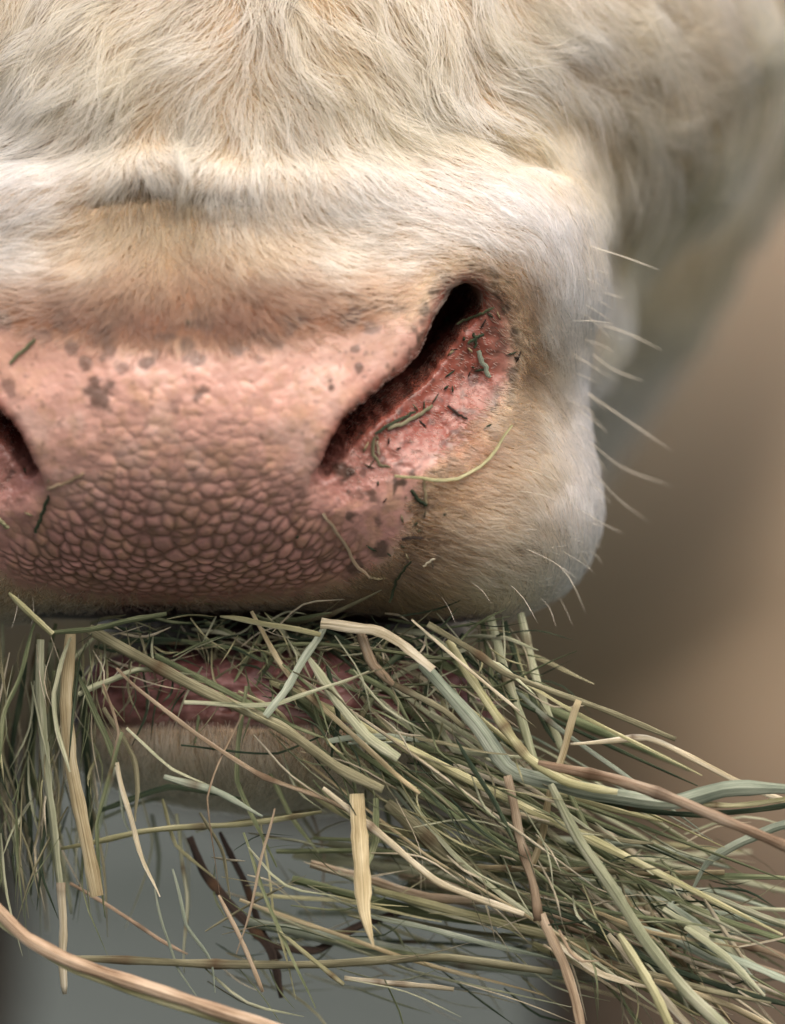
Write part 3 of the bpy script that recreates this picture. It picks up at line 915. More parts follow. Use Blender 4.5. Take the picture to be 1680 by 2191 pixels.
def link_mesh(name, vs, fs, al, acr, jt, mat):
    w_ = to_world(vs)
    org = w_[:8].mean(0)
    mesh = bpy.data.meshes.new(name)
    mesh.from_pydata((w_ - org).tolist(), [], fs)
    mesh.polygons.foreach_set('use_smooth', np.ones(len(mesh.polygons), dtype=bool))
    for nm, dat in (('along', al), ('across', acr), ('joint', jt)):
        at = mesh.attributes.new(nm, 'FLOAT', 'POINT'); at.data.foreach_set('value', np.asarray(dat, dtype=np.float32))
    mesh.materials.append(mat)
    ob = bpy.data.objects.new(name, mesh); ob.location = org
    COL.objects.link(ob)
    return ob

hr_ = random.Random(11)
def hay(pts, width, mat, kind='blade', w=(0, 0), roll=None, twist=None, tp=(0.8, 0.3), label=None, group=None, nodes=(), name=None, bow=0, n=None):
    uv = np.asarray(pts, float)
    L_ = np.linalg.norm(np.diff(uv, axis=0), axis=1).sum()
    n = n or int(np.clip(L_ / 16, 8, 34))
    c = 0.45 * catmull(uv, n) + 0.55 * polyline(uv, n)
    t_ = np.linspace(0, 1, n)
    ws = w[0] + (w[1] - w[0]) * t_ + bow * np.sin(math.pi * t_)
    jit = 2.0 * np.sin(t_ * hr_.uniform(5, 14) + hr_.uniform(0, 6)) * min(1, L_ / 300)
    P3 = np.array([unproj(c[i, 0] + jit[i], c[i, 1] + jit[i], ws[i]) for i in range(n)])
    roll = hr_.uniform(-0.6, 0.6) if roll is None else roll
    twist = hr_.uniform(-0.9, 0.9) if twist is None else twist
    if kind == 'stem' and not nodes and L_ > 160:
        nodes = [hr_.uniform(.1, .9) for _ in range(hr_.choice([0, 1, 1, 2]))]
    vs, fs, al, acr, jt = blade_mesh(P3, width, kind, roll, twist, tp[0], tp[1], nodes)
    off = hr_.uniform(0, 50)
    ob = link_mesh(name or ('hay_straw' if kind == 'stem' else 'hay_strand'), vs, fs, al + off, acr, jt, HM[mat])
    props(ob, label, 'hay straw' if kind == 'stem' else 'hay strand', group)
    return ob

Gp = 'hay hanging from the mouth'
HAY = [
 # points, width, material, kind, depths, taper, label
 ([(190,1345),(270,1392),(420,1470),(600,1556),(720,1640),(820,1690)], 27,'o','stem',(40,-70),(1,.8),'thick dull olive stem slanting across the lower lip'),
 ([(330,1400),(480,1478),(620,1550),(700,1580)], 16,'g','blade',(60,10),(.8,.3),'green blade lying just above the thick olive stem'),
 ([(250,1430),(290,1470),(420,1570),(560,1660),(700,1712),(800,1765)], 11,'t','stem',(10,-20),(.6,.6),'long thin tan stem with a russet joint across the chin'),
 ([(18,1268),(60,1310),(112,1357)], 17,'y','blade',(-60,-50),(.4,.9),'short pale yellow blade folded at the left corner of the mouth'),
 ([(108,1356),(230,1340),(355,1312)], 15,'g','blade',(-50,20),(.7,.7),'short green blade rising right from the left corner of the mouth'),
 ([(470,1318),(560,1333),(685,1357)], 14,'y','blade',(30,-40),(.3,.9),'yellow green blade pointing right under the pink nose'),
 ([(688,1334),(800,1345),(862,1376),(930,1432)], 30,'c','blade',(-10,-50),(1,.9),'thick pale straw stem bending down below the nose'),
 ([(770,1350),(795,1420),(842,1466)], 26,'t','blade',(10,-20),(.9,.5),'short flat tan straw hanging under the thick pale stem'),
 ([(905,1420),(1020,1550),(1095,1650),(1250,1692),(1430,1716),(1560,1688),(1720,1690)], 40,'b','blade',(0,-90),(.7,.5),'broad blue green leaf sweeping from the mouth to the right edge'),
 ([(960,1370),(1000,1440),(1065,1535),(1130,1622),(1210,1672),(1320,1694)], 22,'y','stem',(20,-100),(.9,.6),'yellow stem running along the broad blue green leaf'),
 ([(915,1335),(1010,1390),(1080,1440),(1180,1480),(1300,1522),(1444,1580)], 15,'o','stem',(-10,0),(1,.8),'knotted olive stem ending in mid air right of the mouth',(.21,.23)),
 ([(1220,1592),(1380,1578),(1480,1622),(1600,1682),(1730,1735)], 15,'c','stem',(20,-10),(.4,1),'long cream straw kinked and running out at the right edge'),
 ([(1150,1632),(1300,1664),(1450,1712),(1600,1776),(1740,1838)], 26,'r','stem',(-60,-170),(.7,1),'pinkish tan stem in front of the broad blue green leaf'),
 ([(1740,1752),(1660,1772),(1580,1802),(1512,1852),(1478,1905)], 24,'b','blade',(-40,-10),(1,.25),'blue green leaf curling down from the right edge'),
 ([(1240,1500),(1216,1570),(1188,1660),(1160,1780),(1138,1860)], 18,'s','stem',(-20,20),(1,.8),'upright yellow straw crossing behind the pinkish tan stem'),
 ([(1050,1318),(1085,1450),(1112,1530),(1148,1650)], 22,'p','stem',(110,60),(1,.8),'pale green stalk standing at the right corner of the mouth'),
 ([(1112,1310),(1140,1420),(1166,1510),(1204,1610)], 20,'p','stem',(130,90),(1,.8),'rightmost pale stalk at the right corner of the mouth'),
 ([(1030,1325),(1045,1400),(1055,1500)], 14,'g','blade',(140,100),(1,.5),'green blade left of the stalks at the mouth corner'),
 ([(1080,1330),(1110,1420),(1150,1520),(1190,1590)], 14,'d','blade',(140,90),(1,.5),'dark green blade between the two pale corner stalks'),
 ([(880,1325),(1000,1430),(1112,1522)], 8,'c','stem',(0,-30),(.6,.6),'thin cream stalk slanting over the knotted olive stem'),
 ([(540,1310),(600,1420),(640,1470),(720,1540),(850,1660),(900,1700)], 13,'s','stem',(60,-60),(.7,.7),'straw coloured stem slanting down over the lower lip'),
 ([(655,1400),(730,1510),(790,1580),(852,1622)], 26,'p','blade',(10,-70),(.3,.9),'pale green blade with a wide cut end below the lip'),
 ([(700,1330),(640,1430),(600,1490),(570,1534)], 20,'b','blade',(30,-50),(.5,.9),'short blue green blade leaning left over the lower lip'),
 ([(840,1462),(950,1520),(992,1556)], 16,'o','stem',(10,-10),(.8,.7),'short olive stalk over the right of the lower lip'),
 ([(150,1350),(142,1500),(154,1640),(176,1760),(206,1916)], 34,'s','blade',(20,-30),(.8,1),'wide flat straw ribbon hanging at the left'),
 ([(152,1365),(114,1480),(126,1570),(148,1650)], 12,'p','blade',(0,-40),(.5,.4),'narrow pale blade bent beside the wide straw ribbon'),
 ([(88,1370),(84,1500),(100,1650),(112,1780),(130,1905)], 28,'p','blade',(30,0),(.8,.9),'pale sheath hanging left of the wide straw ribbon'),
 ([(132,1890),(135,2010),(137,2126)], 20,'c','stem',(0,-10),(1,.5),'cream stalk tip hanging below the pale sheath',(.03,)),
 ([(76,1335),(40,1450),(10,1530),(-6,1640)], 11,'g','blade',(-30,-40),(.6,.4),'thin green blade curving to the left edge'),
 ([(165,1440),(220,1560),(252,1640)], 16,'g','blade',(20,-10),(.4,.9),'green blade above the narrow cream blade at the left'),
 ([(248,1630),(282,1760),(310,1850),(342,1918)], 13,'c','blade',(-10,-30),(.9,.3),'narrow cream blade hanging below the chin at the left'),
 ([(330,1900),(352,1990),(380,2070),(420,2130)], 7,'b','blade',(40,60),(.5,.3),'faint thin blade below the narrow cream blade'),
 ([(370,1860),(400,1980),(448,2050),(462,2126)], 9,'b','blade',(60,40),(.5,.3),'faint blue green blade kinked near the bottom'),
 ([(-60,1890),(0,1952),(60,2010),(150,2055),(300,2108),(450,2158),(640,2215)], 34,'r','blade',(-120,-190),(1,1),'broad russet straw leaf sweeping across the bottom left corner'),
 ([(-60,1915),(10,1982),(150,2074),(300,2128),(470,2182),(640,2235)], 16,'y','blade',(-115,-180),(1,.6),'yellowish edge strip under the broad russet straw leaf'),
 ([(150,2050),(400,2062),(700,2062),(960,2050),(1180,2078)], 20,'o','stem',(60,20),(.7,.8),'long level olive stem low in the picture'),
 ([(738,2094),(850,2104),(972,2118)], 13,'c','stem',(-10,-10),(.9,.8),'short whitish straw lying level near the bottom'),
 ([(600,1995),(680,2062),(737,2108)], 11,'y','stem',(-20,-20),(.5,.8),'yellow green stalk pointing at the whitish straw'),
 ([(468,1915),(512,2000),(562,2122)], 11,'t','stem',(0,-20),(.6,.7),'tan stalk hanging beside the dark twig'),
 ([(405,1790),(440,1870),(510,1955),(578,2030),(602,2135)], 22,'k','stem',(160,140),(.8,.5),'dark brown twig hanging below the chin',(.3,.62)),
 ([(470,1780),(520,1880),(560,1990),(600,2050)], 16,'k','stem',(180,150),(.6,.7),'second dark twig forking beside the first',(.5,)),
 ([(570,2020),(680,2034),(780,1975),(890,1940)], 20,'k','stem',(150,180),(.7,.6),'dark curved twig arching right below the chin',(.5,)),
 ([(150,1890),(240,1942),(340,2010),(400,2040)], 9,'r','stem',(90,100),(.8,.4),'thin russet twig slanting right at the lower left'),
 ([(766,1700),(772,1850),(780,1950),(802,2028)], 42,'s','blade',(-50,-80),(.8,.12),'broad pale straw ribbon hanging upright in the middle'),
 ([(520,1780),(580,1950),(640,2080),(674,2155)], 10,'g','blade',(-10,-20),(.5,.3),'long grey green blade hanging beside the dark twigs'),
 ([(690,1685),(820,1790),(940,1890),(1120,1955)], 17,'c','stem',(-40,-60),(.6,.8),'cream stem in the bundle right of the broad pale ribbon'),
 ([(830,1720),(960,1832),(1080,1902),(1150,1936)], 36,'o','stem',(40,60),(.8,.8),'thick grey olive stalk inside the bundle'),
 ([(1086,1660),(1110,1780),(1138,1880),(1152,1970)], 22,'t','stem',(-30,-50),(.9,1),'upright tan stem in the middle of the bundle',(.55,.97)),
 ([(1156,1955),(1208,2060),(1232,2140),(1250,2230)], 26,'t','blade',(-50,-80),(1,.9),'flat tan leaf dropping to the bottom edge'),
 ([(1196,1990),(1222,2040),(1248,2058),(1282,2056)], 8,'t','stem',(-60,-90),(.7,.3),'small curled tan tendril on the flat tan leaf'),
 ([(1180,1680),(1240,1800),(1310,1900),(1380,2010),(1470,2122),(1580,2225)], 30,'p','blade',(-80,-110),(.5,.9),'long wide pale green leaf slanting to the bottom right corner'),
 ([(1215,1690),(1290,1835),(1400,1900),(1530,1962),(1720,2028)], 15,'g','stem',(20,10),(.8,.9),'long green stalk behind the wide pale green leaf'),
 ([(1150,1940),(1270,1982),(1400,2062),(1550,2112),(1720,2160)], 15,'d','stem',(0,-20),(.8,.9),'dark green stalk running to the lower right edge'),
 ([(1505,1922),(1548,1990),(1592,2056)], 13,'c','blade',(-20,-40),(.4,.8),'short cream blade leaning at the lower right'),
 ([(1325,2000),(1400,2122),(1450,2225)], 24,'y','blade',(-100,-130),(.6,.9),'yellow green leaf reaching the bottom edge at the right'),
 ([(960,1850),(1250,1864),(1552,1868)], 13,'s','stem',(50,30),(.6,1),'straight level straw ending right of the bundle'),
 ([(1100,1740),(1180,1762),(1290,1790),(1400,1806)], 11,'o','stem',(-30,-10),(.6,.5),'thin olive stalk across the upright yellow straw'),
 ([(1200,1690),(1320,1722),(1500,1746),(1720,1716)], 14,'d','stem',(-30,-40),(.6,.9),'dark green stalk under the pinkish tan stem',(.3,.62)),
 ([(1430,1716),(1560,1722),(1720,1708)], 12,'y','stem',(-60,-60),(.5,.9),'yellow stalk at the right edge below the cream straw'),
 ([(975,1580),(1010,1640),(1060,1720),(1100,1800)], 12,'d','blade',(-50,-70),(.2,.5),'pointed dark green blade right of the chin'),
 ([(130,1815),(300,1780),(500,1764),(690,1738)], 14,'y','stem',(70,60),(.6,.5),'level yellow olive stem under the chin at the left'),
 ([(560,1386),(700,1378),(860,1400),(1000,1412)], 11,'g','blade',(50,20),(.5,.5),'level green blade under the pale straw stem'),
 ([(1340,1975),(1440,2010),(1520,2050),(1600,2080)], 18,'b','blade',(-20,-30),(.4,.7),'arched blue green leaf at the lower right'),
 ([(1470,2000),(1570,2050),(1720,2110)], 20,'b','blade',(-40,-70),(.6,.9),'blue green leaf leaving at the lower right edge'),
 ([(1400,2100),(1560,2150),(1720,2235)], 16,'s','stem',(-60,-80),(.8,.9),'straw stalk in the bottom right corner'),
]
for row in HAY:
    pts_, wd_, mt_, kd_, dw_, tp_, lb_ = row[:7]
    hay(pts_, wd_ * 0.84, mt_, kd_, dw_, tp=tp_, label=lb_, group=Gp, nodes=row[7] if len(row) > 7 else (),
        roll=hr_.uniform(-0.35, 0.35), twist=hr_.uniform(-0.5, 0.5))

def pickm(s_): return hr_.choice(s_)
# the tangle: each straw is named by its look and by the marked straw it lies nearest to
CNAME = {'g': 'green', 'd': 'dark green', 'p': 'pale green', 'b': 'blue green', 's': 'straw coloured', 'c': 'cream', 'o': 'olive', 'y': 'yellow green', 't': 'tan', 'r': 'russet', 'k': 'brown'}
LAND = [(np.mean([p_[0] for p_ in r_[0]]), np.mean([p_[1] for p_ in r_[0]]), r_[6]) for r_ in HAY]
TANGLE = []
def tangle(nb, fn, place, group):
    for _ in range(nb):
        (pts_, wd_, mt_, kd_), kw_ = fn()
        TANGLE.append((pts_, wd_, mt_, kd_, kw_, place, group))
def f_mouth():
    u0 = hr_.uniform(180, 1080); v0 = hr_.uniform(1318, 1390)
    an = hr_.choice([hr_.uniform(10, 60), hr_.uniform(-20, 20), hr_.uniform(100, 170)])
    L_ = hr_.uniform(70, 260)
    c, s_ = math.cos(math.radians(an)), math.sin(math.radians(an))
    k = hr_.uniform(-.12, .12) * L_
    pts = [(u0, v0), (u0 + c * L_ / 2 - s_ * k, v0 + s_ * L_ / 2 + c * k), (u0 + c * L_, v0 + s_ * L_)]
    return (pts, hr_.uniform(5, 15), pickm('dddggopp'), pickm(['blade', 'blade', 'stem'])), dict(w=(hr_.uniform(90, 220), hr_.uniform(20, 130)))
tangle(56, f_mouth, 'in the mouth', 'hay in the mouth')
def f_sweep():
    u0 = hr_.uniform(560, 1080); v0 = hr_.uniform(1400, 1640)
    u1 = hr_.uniform(1050, 1750); sl = hr_.uniform(.42, .95)
    v1 = min(v0 + (u1 - u0) * sl, 2250)
    k = hr_.uniform(-40, 60)
    pts = [(u0, v0), (u0 * .66 + u1 * .34 - k * .5, v0 * .66 + v1 * .34 + k), (u0 * .3 + u1 * .7, v0 * .3 + v1 * .7 + k * .6), (u1, v1)]
    z = hr_.choice([hr_.uniform(-100, 60), hr_.uniform(60, 300)])
    return (pts, hr_.choice([hr_.uniform(5, 9), hr_.uniform(8, 14), hr_.uniform(12, 22)]), pickm('ggdpppbosyycc'), pickm(['blade', 'blade', 'stem'])), dict(w=(hr_.uniform(40, 150), z), bow=hr_.uniform(-40, 40))
tangle(50, f_sweep, 'in the sweeping bundle', 'hay sweeping to the lower right')
def f_low():
    u0 = hr_.uniform(480, 1150); v0 = hr_.uniform(1780, 2010)
    u1 = u0 + hr_.uniform(350, 900); v1 = v0 + (u1 - u0) * hr_.uniform(.02, .34)
    k = hr_.uniform(-25, 35)
    pts = [(u0, v0), ((u0 + u1) / 2, (v0 + v1) / 2 + k), (u1, v1)]
    z = hr_.uniform(60, 420)
    return (pts, hr_.choice([hr_.uniform(5, 10), hr_.uniform(8, 16), hr_.uniform(14, 26)]), pickm('gggdoppppbyst'), pickm(['blade', 'blade', 'stem'])), dict(w=(z, z + hr_.uniform(-90, 60)), bow=hr_.uniform(-30, 30))
tangle(48, f_low, 'under the chin', 'hay in the low bundle')
def f_left():
    u0 = hr_.uniform(-40, 190); v0 = hr_.uniform(1330, 1460)
    L_ = hr_.uniform(250, 620); dx = hr_.uniform(-50, 90)
    pts = [(u0, v0), (u0 + hr_.uniform(-30, 20), v0 + L_ * .45), (u0 + dx, v0 + L_)]
    return (pts, hr_.uniform(5, 18), pickm('ggddopps'), pickm(['blade', 'blade', 'stem'])), dict(w=(hr_.uniform(90, 220), hr_.uniform(150, 560)))
tangle(24, f_left, 'hanging at the left', 'hay hanging at the left')
def f_right():
    u0 = hr_.uniform(1130, 1480); v0 = hr_.uniform(1880, 2060)
    L_ = hr_.uniform(200, 500); an = math.radians(hr_.uniform(8, 60))
    pts = [(u0, v0), (u0 + math.cos(an) * L_ * .5, v0 + math.sin(an) * L_ * .5 + hr_.uniform(-25, 25)), (u0 + math.cos(an) * L_, v0 + math.sin(an) * L_)]
    return (pts, hr_.uniform(5, 20), pickm('ggpppbosyct'), pickm(['blade', 'blade', 'stem'])), dict(w=(hr_.uniform(-60, 200), hr_.uniform(-120, 240)))
tangle(32, f_right, 'low at the right', 'hay fanning out at the lower right')
def f_chin():
    u0 = hr_.uniform(150, 900); v0 = hr_.uniform(1400, 1780)
    an = math.radians(hr_.choice([hr_.uniform(15, 60), hr_.uniform(70, 105), hr_.uniform(-12, 15)])); L_ = hr_.uniform(160, 420)
    k = hr_.uniform(-.15, .15) * L_
    c, s_ = math.cos(an), math.sin(an)
    pts = [(u0, v0), (u0 + c * L_ * .5 - s_ * k, v0 + s_ * L_ * .5 + c * k), (u0 + c * L_, v0 + s_ * L_)]
    z = hr_.uniform(-60, 60) if v0 < 1600 else hr_.uniform(-20, 420)
    return (pts, hr_.choice([hr_.uniform(4, 8), hr_.uniform(7, 15)]), pickm('ggdoppbyt'), pickm(['blade', 'blade', 'stem'])), dict(w=(z, z + hr_.uniform(-60, 60)))
tangle(46, f_chin, 'straying over the chin', 'hay straying over the chin')
from collections import defaultdict
by = defaultdict(list)
for it in TANGLE:
    mu = np.mean([p_[0] for p_ in it[0]]); mv_ = np.mean([p_[1] for p_ in it[0]])
    lb_ = min(LAND, key=lambda l_: (l_[0] - mu) ** 2 + (l_[1] - mv_) ** 2)[2]
    # the landmark by its own short name: its first words up to the noun
    wl = lb_.split(); cut = next(k for k, x in enumerate(wl) if x in ('stem', 'blade', 'straw', 'leaf', 'stalk', 'stalks', 'ribbon', 'sheath', 'twig', 'tendril'))
    short = ' '.join(wl[:cut + 1])
    key = ('thin' if it[1] < 9 else 'wide' if it[1] > 15 else 'narrow') + ' ' + CNAME[it[2]] + (' straw ' if it[3] == 'stem' else ' strand ') + it[5] + ' by the ' + short
    by[key].append((mv_, it))
for key, its in by.items():
    its.sort(key=lambda x: x[0])
    for k, (_, it) in enumerate(its):
        lb_ = key
        if len(its) == 2: lb_ = ('upper ', 'lower ')[k] + lb_
        elif len(its) == 3: lb_ = ('topmost ', 'middle ', 'lowest ')[k] + lb_
        hay(it[0], it[1], it[2], it[3], label=lb_, group=it[6], **it[4])

# ------------------------------------------------------------------ chaff: fibres too fine to count
cv, cf, cal, cac, cjt = [], [], [], [], []
mats_i = []; base_i = 0
for k in range(900):
    zone = hr_.random()
    if zone < .34:
        u0, v0 = hr_.uniform(180, 1120), hr_.uniform(1310, 1480); an = hr_.uniform(-40, 130); L_ = hr_.uniform(40, 170); z = hr_.uniform(20, 170)
    elif zone < .64:
        q_ = hr_.random(); u0 = 600 + 850 * q_ + hr_.uniform(-160, 160); v0 = 1440 + 560 * q_ + hr_.uniform(-90, 120); an = hr_.gauss(36, 22); L_ = hr_.uniform(60, 260); z = hr_.uniform(-90, 160)
    elif zone < .86:
        u0, v0 = hr_.uniform(430, 1600), hr_.uniform(1780, 2120); an = hr_.gauss(14, 24); L_ = hr_.uniform(60, 280); z = hr_.uniform(-40, 300)
    else:
        u0, v0 = hr_.uniform(-20, 220), hr_.uniform(1340, 1800); an = hr_.gauss(92, 10); L_ = hr_.uniform(80, 320); z = hr_.uniform(-20, 260)
    an = math.radians(an); bx_ = hr_.uniform(-.16, .16) * L_
    c_, s_ = math.cos(an), math.sin(an)
    c = catmull([(u0, v0), (u0 + c_ * L_ / 2 - s_ * bx_, v0 + s_ * L_ / 2 + c_ * bx_), (u0 + c_ * L_, v0 + s_ * L_)], 7)
    P3 = np.array([unproj(c[i, 0], c[i, 1], z + hr_.uniform(-2, 2) + 18 * math.sin(i)) for i in range(7)])
    vs, fs, al, acr, jt = blade_mesh(P3, hr_.uniform(2.2, 6.5), 'blade', hr_.uniform(-.9, .9), hr_.uniform(-1, 1), .5, .2)
    cv.append(vs); cf += [tuple(x + base_i for x in f_) for f_ in fs]; base_i += len(vs)
    cal.append(al + hr_.uniform(0, 90)); cac.append(acr); cjt.append(jt * 0)
    mats_i += [hr_.randrange(6)] * len(fs)
chaff = link_mesh('loose_hay', np.concatenate(cv), cf, np.concatenate(cal), np.concatenate(cac), np.concatenate(cjt), HM['p'])
for k_ in 'gdoyc': chaff.data.materials.append(HM[k_])
chaff.data.polygons.foreach_set('material_index', np.array(mats_i, dtype=np.int32))
props(chaff, 'fine loose wisps of chaff all through the hay', 'hay', kind='stuff')

# ------------------------------------------------------------------ scraps of hay stuck to the muzzle
SCR = [
 ([(845,1018),(900,1024),(965,1028),(1035,992),(1095,910)], 9,'y','stem','thin yellow stalk curved on the skin below the right nostril'),
 ([(692,1098),(735,1160),(760,1205),(792,1236)], 10,'t','stem','tan stalk lying below the right nostril on the pink skin'),
 ([(786,1234),(806,1237),(824,1237)], 8,'s','stem','tiny straw at the end of the tan stalk by the lip'),
 ([(1022,752),(1036,780),(1048,808)], 15,'b','blade','blue green scrap on the red wall of the right nostril'),
 ([(978,692),(1015,678),(1055,660)], 8,'g','blade','green scrap across the top of the right nostril'),
 ([(1000,735),(1020,722),(1038,715)], 9,'d','blade','dark crumb above the blue green scrap in the nostril'),
 ([(1012,712),(1018,730),(1016,745)], 8,'d','blade','dark crumb upright above the blue green scrap'),
 ([(832,918),(880,898),(925,868)], 11,'o','stem','olive stalk lodged in the slit of the right nostril'),
 ([(800,930),(840,905),(890,880)], 9,'d','blade','dark green scrap wedged beside the olive stalk in the nostril'),
 ([(800,935),(798,970),(815,995),(835,1000)], 11,'o','blade','bent olive scrap at the lower end of the right nostril'),
 ([(808,945),(812,975)], 7,'t','stem','small tan straw beside the bent olive scrap'),
 ([(908,1020),(910,1055),(912,1085)], 7,'s','stem','short upright straw crossing the thin yellow stalk'),
 ([(880,1048),(895,1070),(915,1082)], 12,'d','blade','dark green crumb beside the short upright straw'),
 ([(958,868),(980,885),(1000,896)], 7,'k','stem','dark brown crumb on the fold of the nostril wing'),
 ([(22,778),(48,750),(76,724)], 10,'g','blade','short green stalk on the nose pad at the left edge'),
 ([(100,1046),(140,1032),(180,1013)], 9,'t','stem','tan straw beside the left nostril'),
 ([(75,1140),(90,1100),(105,1060)], 11,'d','blade','dark green scrap below the left nostril'),
 ([(-8,1108),(8,1122),(20,1132)], 13,'y','blade','yellow scrap at the left edge under the left nostril'),
 ([(835,1290),(850,1240),(880,1200)], 8,'d','blade','thin dark green blade poking up over the lip'),
 ([(905,1212),(918,1204),(930,1196)], 6,'c','stem','tiny cream straw on the fur right of the lip'),
 ([(862,1155),(885,1150),(905,1152)], 8,'k','stem','dark crumb in the fur at the edge of the pink skin'),
]
for pts_, wd_, mt_, kd_, lb_ in SCR:
    c = catmull(pts_, 12)
    ww = trace(c[:, 0], c[:, 1])
    ww = np.minimum(ww, np.median(ww) + 40)
    ww = np.convolve(np.r_[ww[0], ww[0], ww, ww[-1], ww[-1]], np.ones(5) / 5, 'valid') - wd_ * 0.55 - 2
    if 'fur' in lb_ or 'poking' in lb_ or 'curved' in lb_: ww -= 9
    wd_ = wd_ * 0.72
    P3 = np.array([unproj(c[i, 0] + hr_.uniform(-2, 2), c[i, 1] + hr_.uniform(-2, 2), ww[i]) for i in range(12)])
    vs, fs, al, acr, jt = blade_mesh(P3, wd_, kd_, hr_.uniform(-.3, .3), hr_.uniform(-.4, .4), .8, .6)
    ob = link_mesh('hay_scrap', vs, fs, al + hr_.uniform(0, 9), acr, jt, HM[mt_])
    props(ob, lb_, 'hay scrap', 'hay scraps stuck to the muzzle')

# ------------------------------------------------------------------ crumbs of chaff on the skin, too small to count
kv, kf, ki, kb = [], [], [], 0
spots_c = []
for k in range(52):
    z_ = hr_.random()
    if z_ < .40:
        t_ = hr_.random(); u0 = np.interp(t_, [0, .35, .7, 1], [1010, 975, 860, 745]) + hr_.gauss(18, 26); v0 = np.interp(t_, [0, .35, .7, 1], [670, 790, 900, 985]) + hr_.gauss(6, 20)
    elif z_ < .62:
        t_ = hr_.random(); u0 = np.interp(t_, [0, .5, 1], [1060, 1110, 1000]) + hr_.gauss(8, 22); v0 = np.interp(t_, [0, .5, 1], [640, 780, 940]) + hr_.gauss(0, 24)
    elif z_ < .78:
        u0, v0 = hr_.gauss(890, 40), hr_.gauss(1120, 55)
    elif z_ < .90:
        u0, v0 = hr_.gauss(40, 45), hr_.gauss(1060, 70)
    else:
        u0, v0 = hr_.uniform(100, 1200), hr_.uniform(450, 1260)
    spots_c.append((u0, v0))
sw = trace([a_[0] for a_ in spots_c], [a_[1] for a_ in spots_c])
for (u0, v0), w0 in zip(spots_c, sw):
    if w0 > 330: continue
    P = unproj(u0, v0, w0)[None]
    n_ = normal(P.astype(np.float32))[0].astype(float)
    a_ = np.cross(n_, np.array([hr_.uniform(-1, 1), hr_.uniform(-1, 1), hr_.uniform(-1, 1)])); a_ /= np.linalg.norm(a_) + 1e-6
    b_ = np.cross(n_, a_)
    l_, w_ = hr_.choice([hr_.uniform(3, 8), hr_.uniform(6, 18)]), hr_.uniform(1.4, 3.2)
    c0 = P[0] + n_ * 3.0
    ring = [c0 + a_ * l_ * x + b_ * w_ * y + n_ * z for x, y, z in ((-1, -.5, 0), (-.3, -1, 1.5), (.5, -.7, 1), (1, .2, 0), (.3, 1, 2), (-.6, .7, 1))]
    kv += ring + [c0 + n_ * 4.5, c0 - n_ * 3]
    for e in range(6):
        kf.append((kb + e, kb + (e + 1) % 6, kb + 6)); kf.append((kb + (e + 1) % 6, kb + e, kb + 7))
    ki += [hr_.choice([0, 0, 0, 1, 1, 2, 3])] * 12; kb += 8
nk = len(kv)
crumbs = link_mesh('chaff_crumbs', np.array(kv), kf, np.random.default_rng(5).random(nk) * 30, np.zeros(nk), np.zeros(nk), HM['d'])
for k_ in 'kos': crumbs.data.materials.append(HM[k_])
crumbs.data.polygons.foreach_set('material_index', np.array(ki, dtype=np.int32))
props(crumbs, 'tiny crumbs of chaff and dirt stuck in and around the nostrils', 'crumbs', kind='stuff')

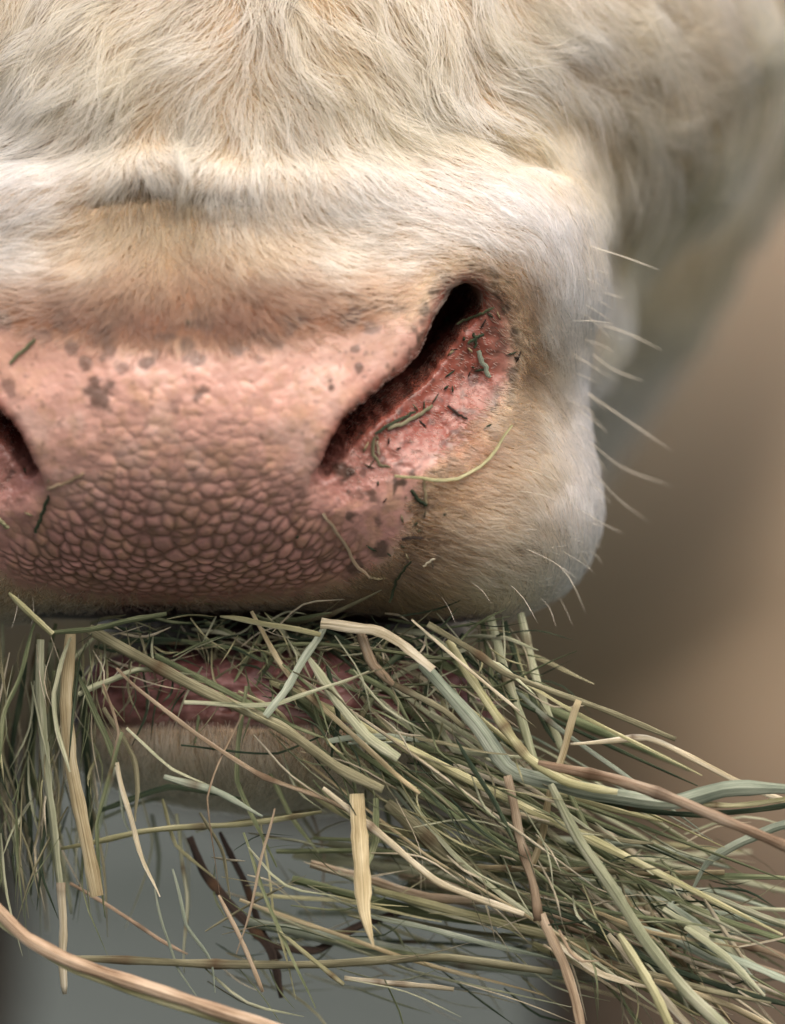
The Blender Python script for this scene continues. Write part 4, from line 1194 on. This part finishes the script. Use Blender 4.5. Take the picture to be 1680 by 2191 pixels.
# ------------------------------------------------------------------ whiskers
wm, t, o = new_mat('whisker')
p = nd_(t, 'ShaderNodeBsdfPrincipled'); p.inputs['Base Color'].default_value = (0.78, 0.70, 0.58, 1); p.inputs['Roughness'].default_value = 0.35
t.links.new(p.outputs[0], o.inputs[0])
WH = [((1255,525),(1330,548),(1412,578),4.2),((1270,620),(1305,630),(1340,640),3),((1268,690),(1340,712),(1418,750),3.4),((1268,758),(1315,792),(1378,816),4.6),
      ((1248,835),(1340,898),(1440,966),3.8),((1255,880),(1280,905),(1302,930),3),((1255,940),(1335,1002),(1438,1040),6),((1255,958),(1282,985),(1302,1016),3.2),
      ((1250,985),(1320,1065),(1390,1118),6),((1252,1025),(1285,1052),(1310,1080),3.2),((1255,1046),(1280,1068),(1300,1088),3),((1258,1102),(1298,1125),(1335,1142),5),
      ((1240,1105),(1265,1118),(1292,1128),2.6),((1258,1160),(1272,1166),(1288,1172),3),((1252,1172),(1275,1188),(1290,1208),4),((1205,1212),(1232,1262),(1254,1314),3),
      ((1190,1205),(1215,1232),(1232,1262),2.4),((1120,1172),(1180,1200),(1240,1242),2.6),((1085,1245),(1120,1280),(1150,1332),3),((1105,1050),(1150,1056),(1192,1070),2.4),
      ((1258,795),(1275,812),(1292,832),2.6),((1240,860),(1262,880),(1278,905),2.6),((1000,1240),(1030,1262),(1052,1292),2.4),((1150,1270),(1175,1300),(1190,1340),2.8),
      ((1262,560),(1285,575),(1300,596),2.4),((1272,660),(1290,672),(1302,690),2.4),((1230,905),(1262,925),(1285,955),2.6),((1110,1000),(1160,1015),(1220,1040),2.2),
      ((940,1270),(960,1300),(975,1335),2.4),((40,1270),(35,1310),(25,1345),3),((70,1275),(72,1312),(66,1340),2.6),((1130,285),(1160,284),(1195,298),2.2)]
for k in range(44):
    v0 = hr_.uniform(520, 1260); u0 = np.interp(v0, [520, 620, 800, 950, 1100, 1200, 1260], [1240, 1262, 1255, 1235, 1242, 1232, 1190]) - hr_.uniform(0, 40)
    an = math.radians(hr_.gauss(np.interp(v0, [520, 1260], [22, 58]), 10)); L_ = hr_.uniform(35, 95)
    WH.append(((u0, v0), (u0 + math.cos(an) * L_ * .5 + hr_.uniform(-4, 4), v0 + math.sin(an) * L_ * .5 - 3), (u0 + math.cos(an) * L_, v0 + math.sin(an) * L_), hr_.uniform(1.5, 2.6)))
for a_, b_, c_, wd_ in WH:
    w0 = float(trace(a_[0] - 8, a_[1])[0])
    if w0 > 500: w0 = 260.0
    c = catmull([a_, b_, c_], 10)
    ws = np.linspace(w0 - 2, w0 + (90 if wd_ < 5 else 230), 10) if a_[0] > 1200 else np.linspace(w0 - 2, w0 - 45, 10)
    P3 = np.array([unproj(c[i, 0], c[i, 1], ws[i]) for i in range(10)])
    vs, fs, al, acr, jt = blade_mesh(P3, (min(wd_, 3.6) * 0.62 if a_[0] > 1200 else wd_ * 0.25), 'stem', 0, 0, 1, .15)
    ob = link_mesh('whisker', vs, fs, al, acr, jt, wm)
    parent(ob, cow)
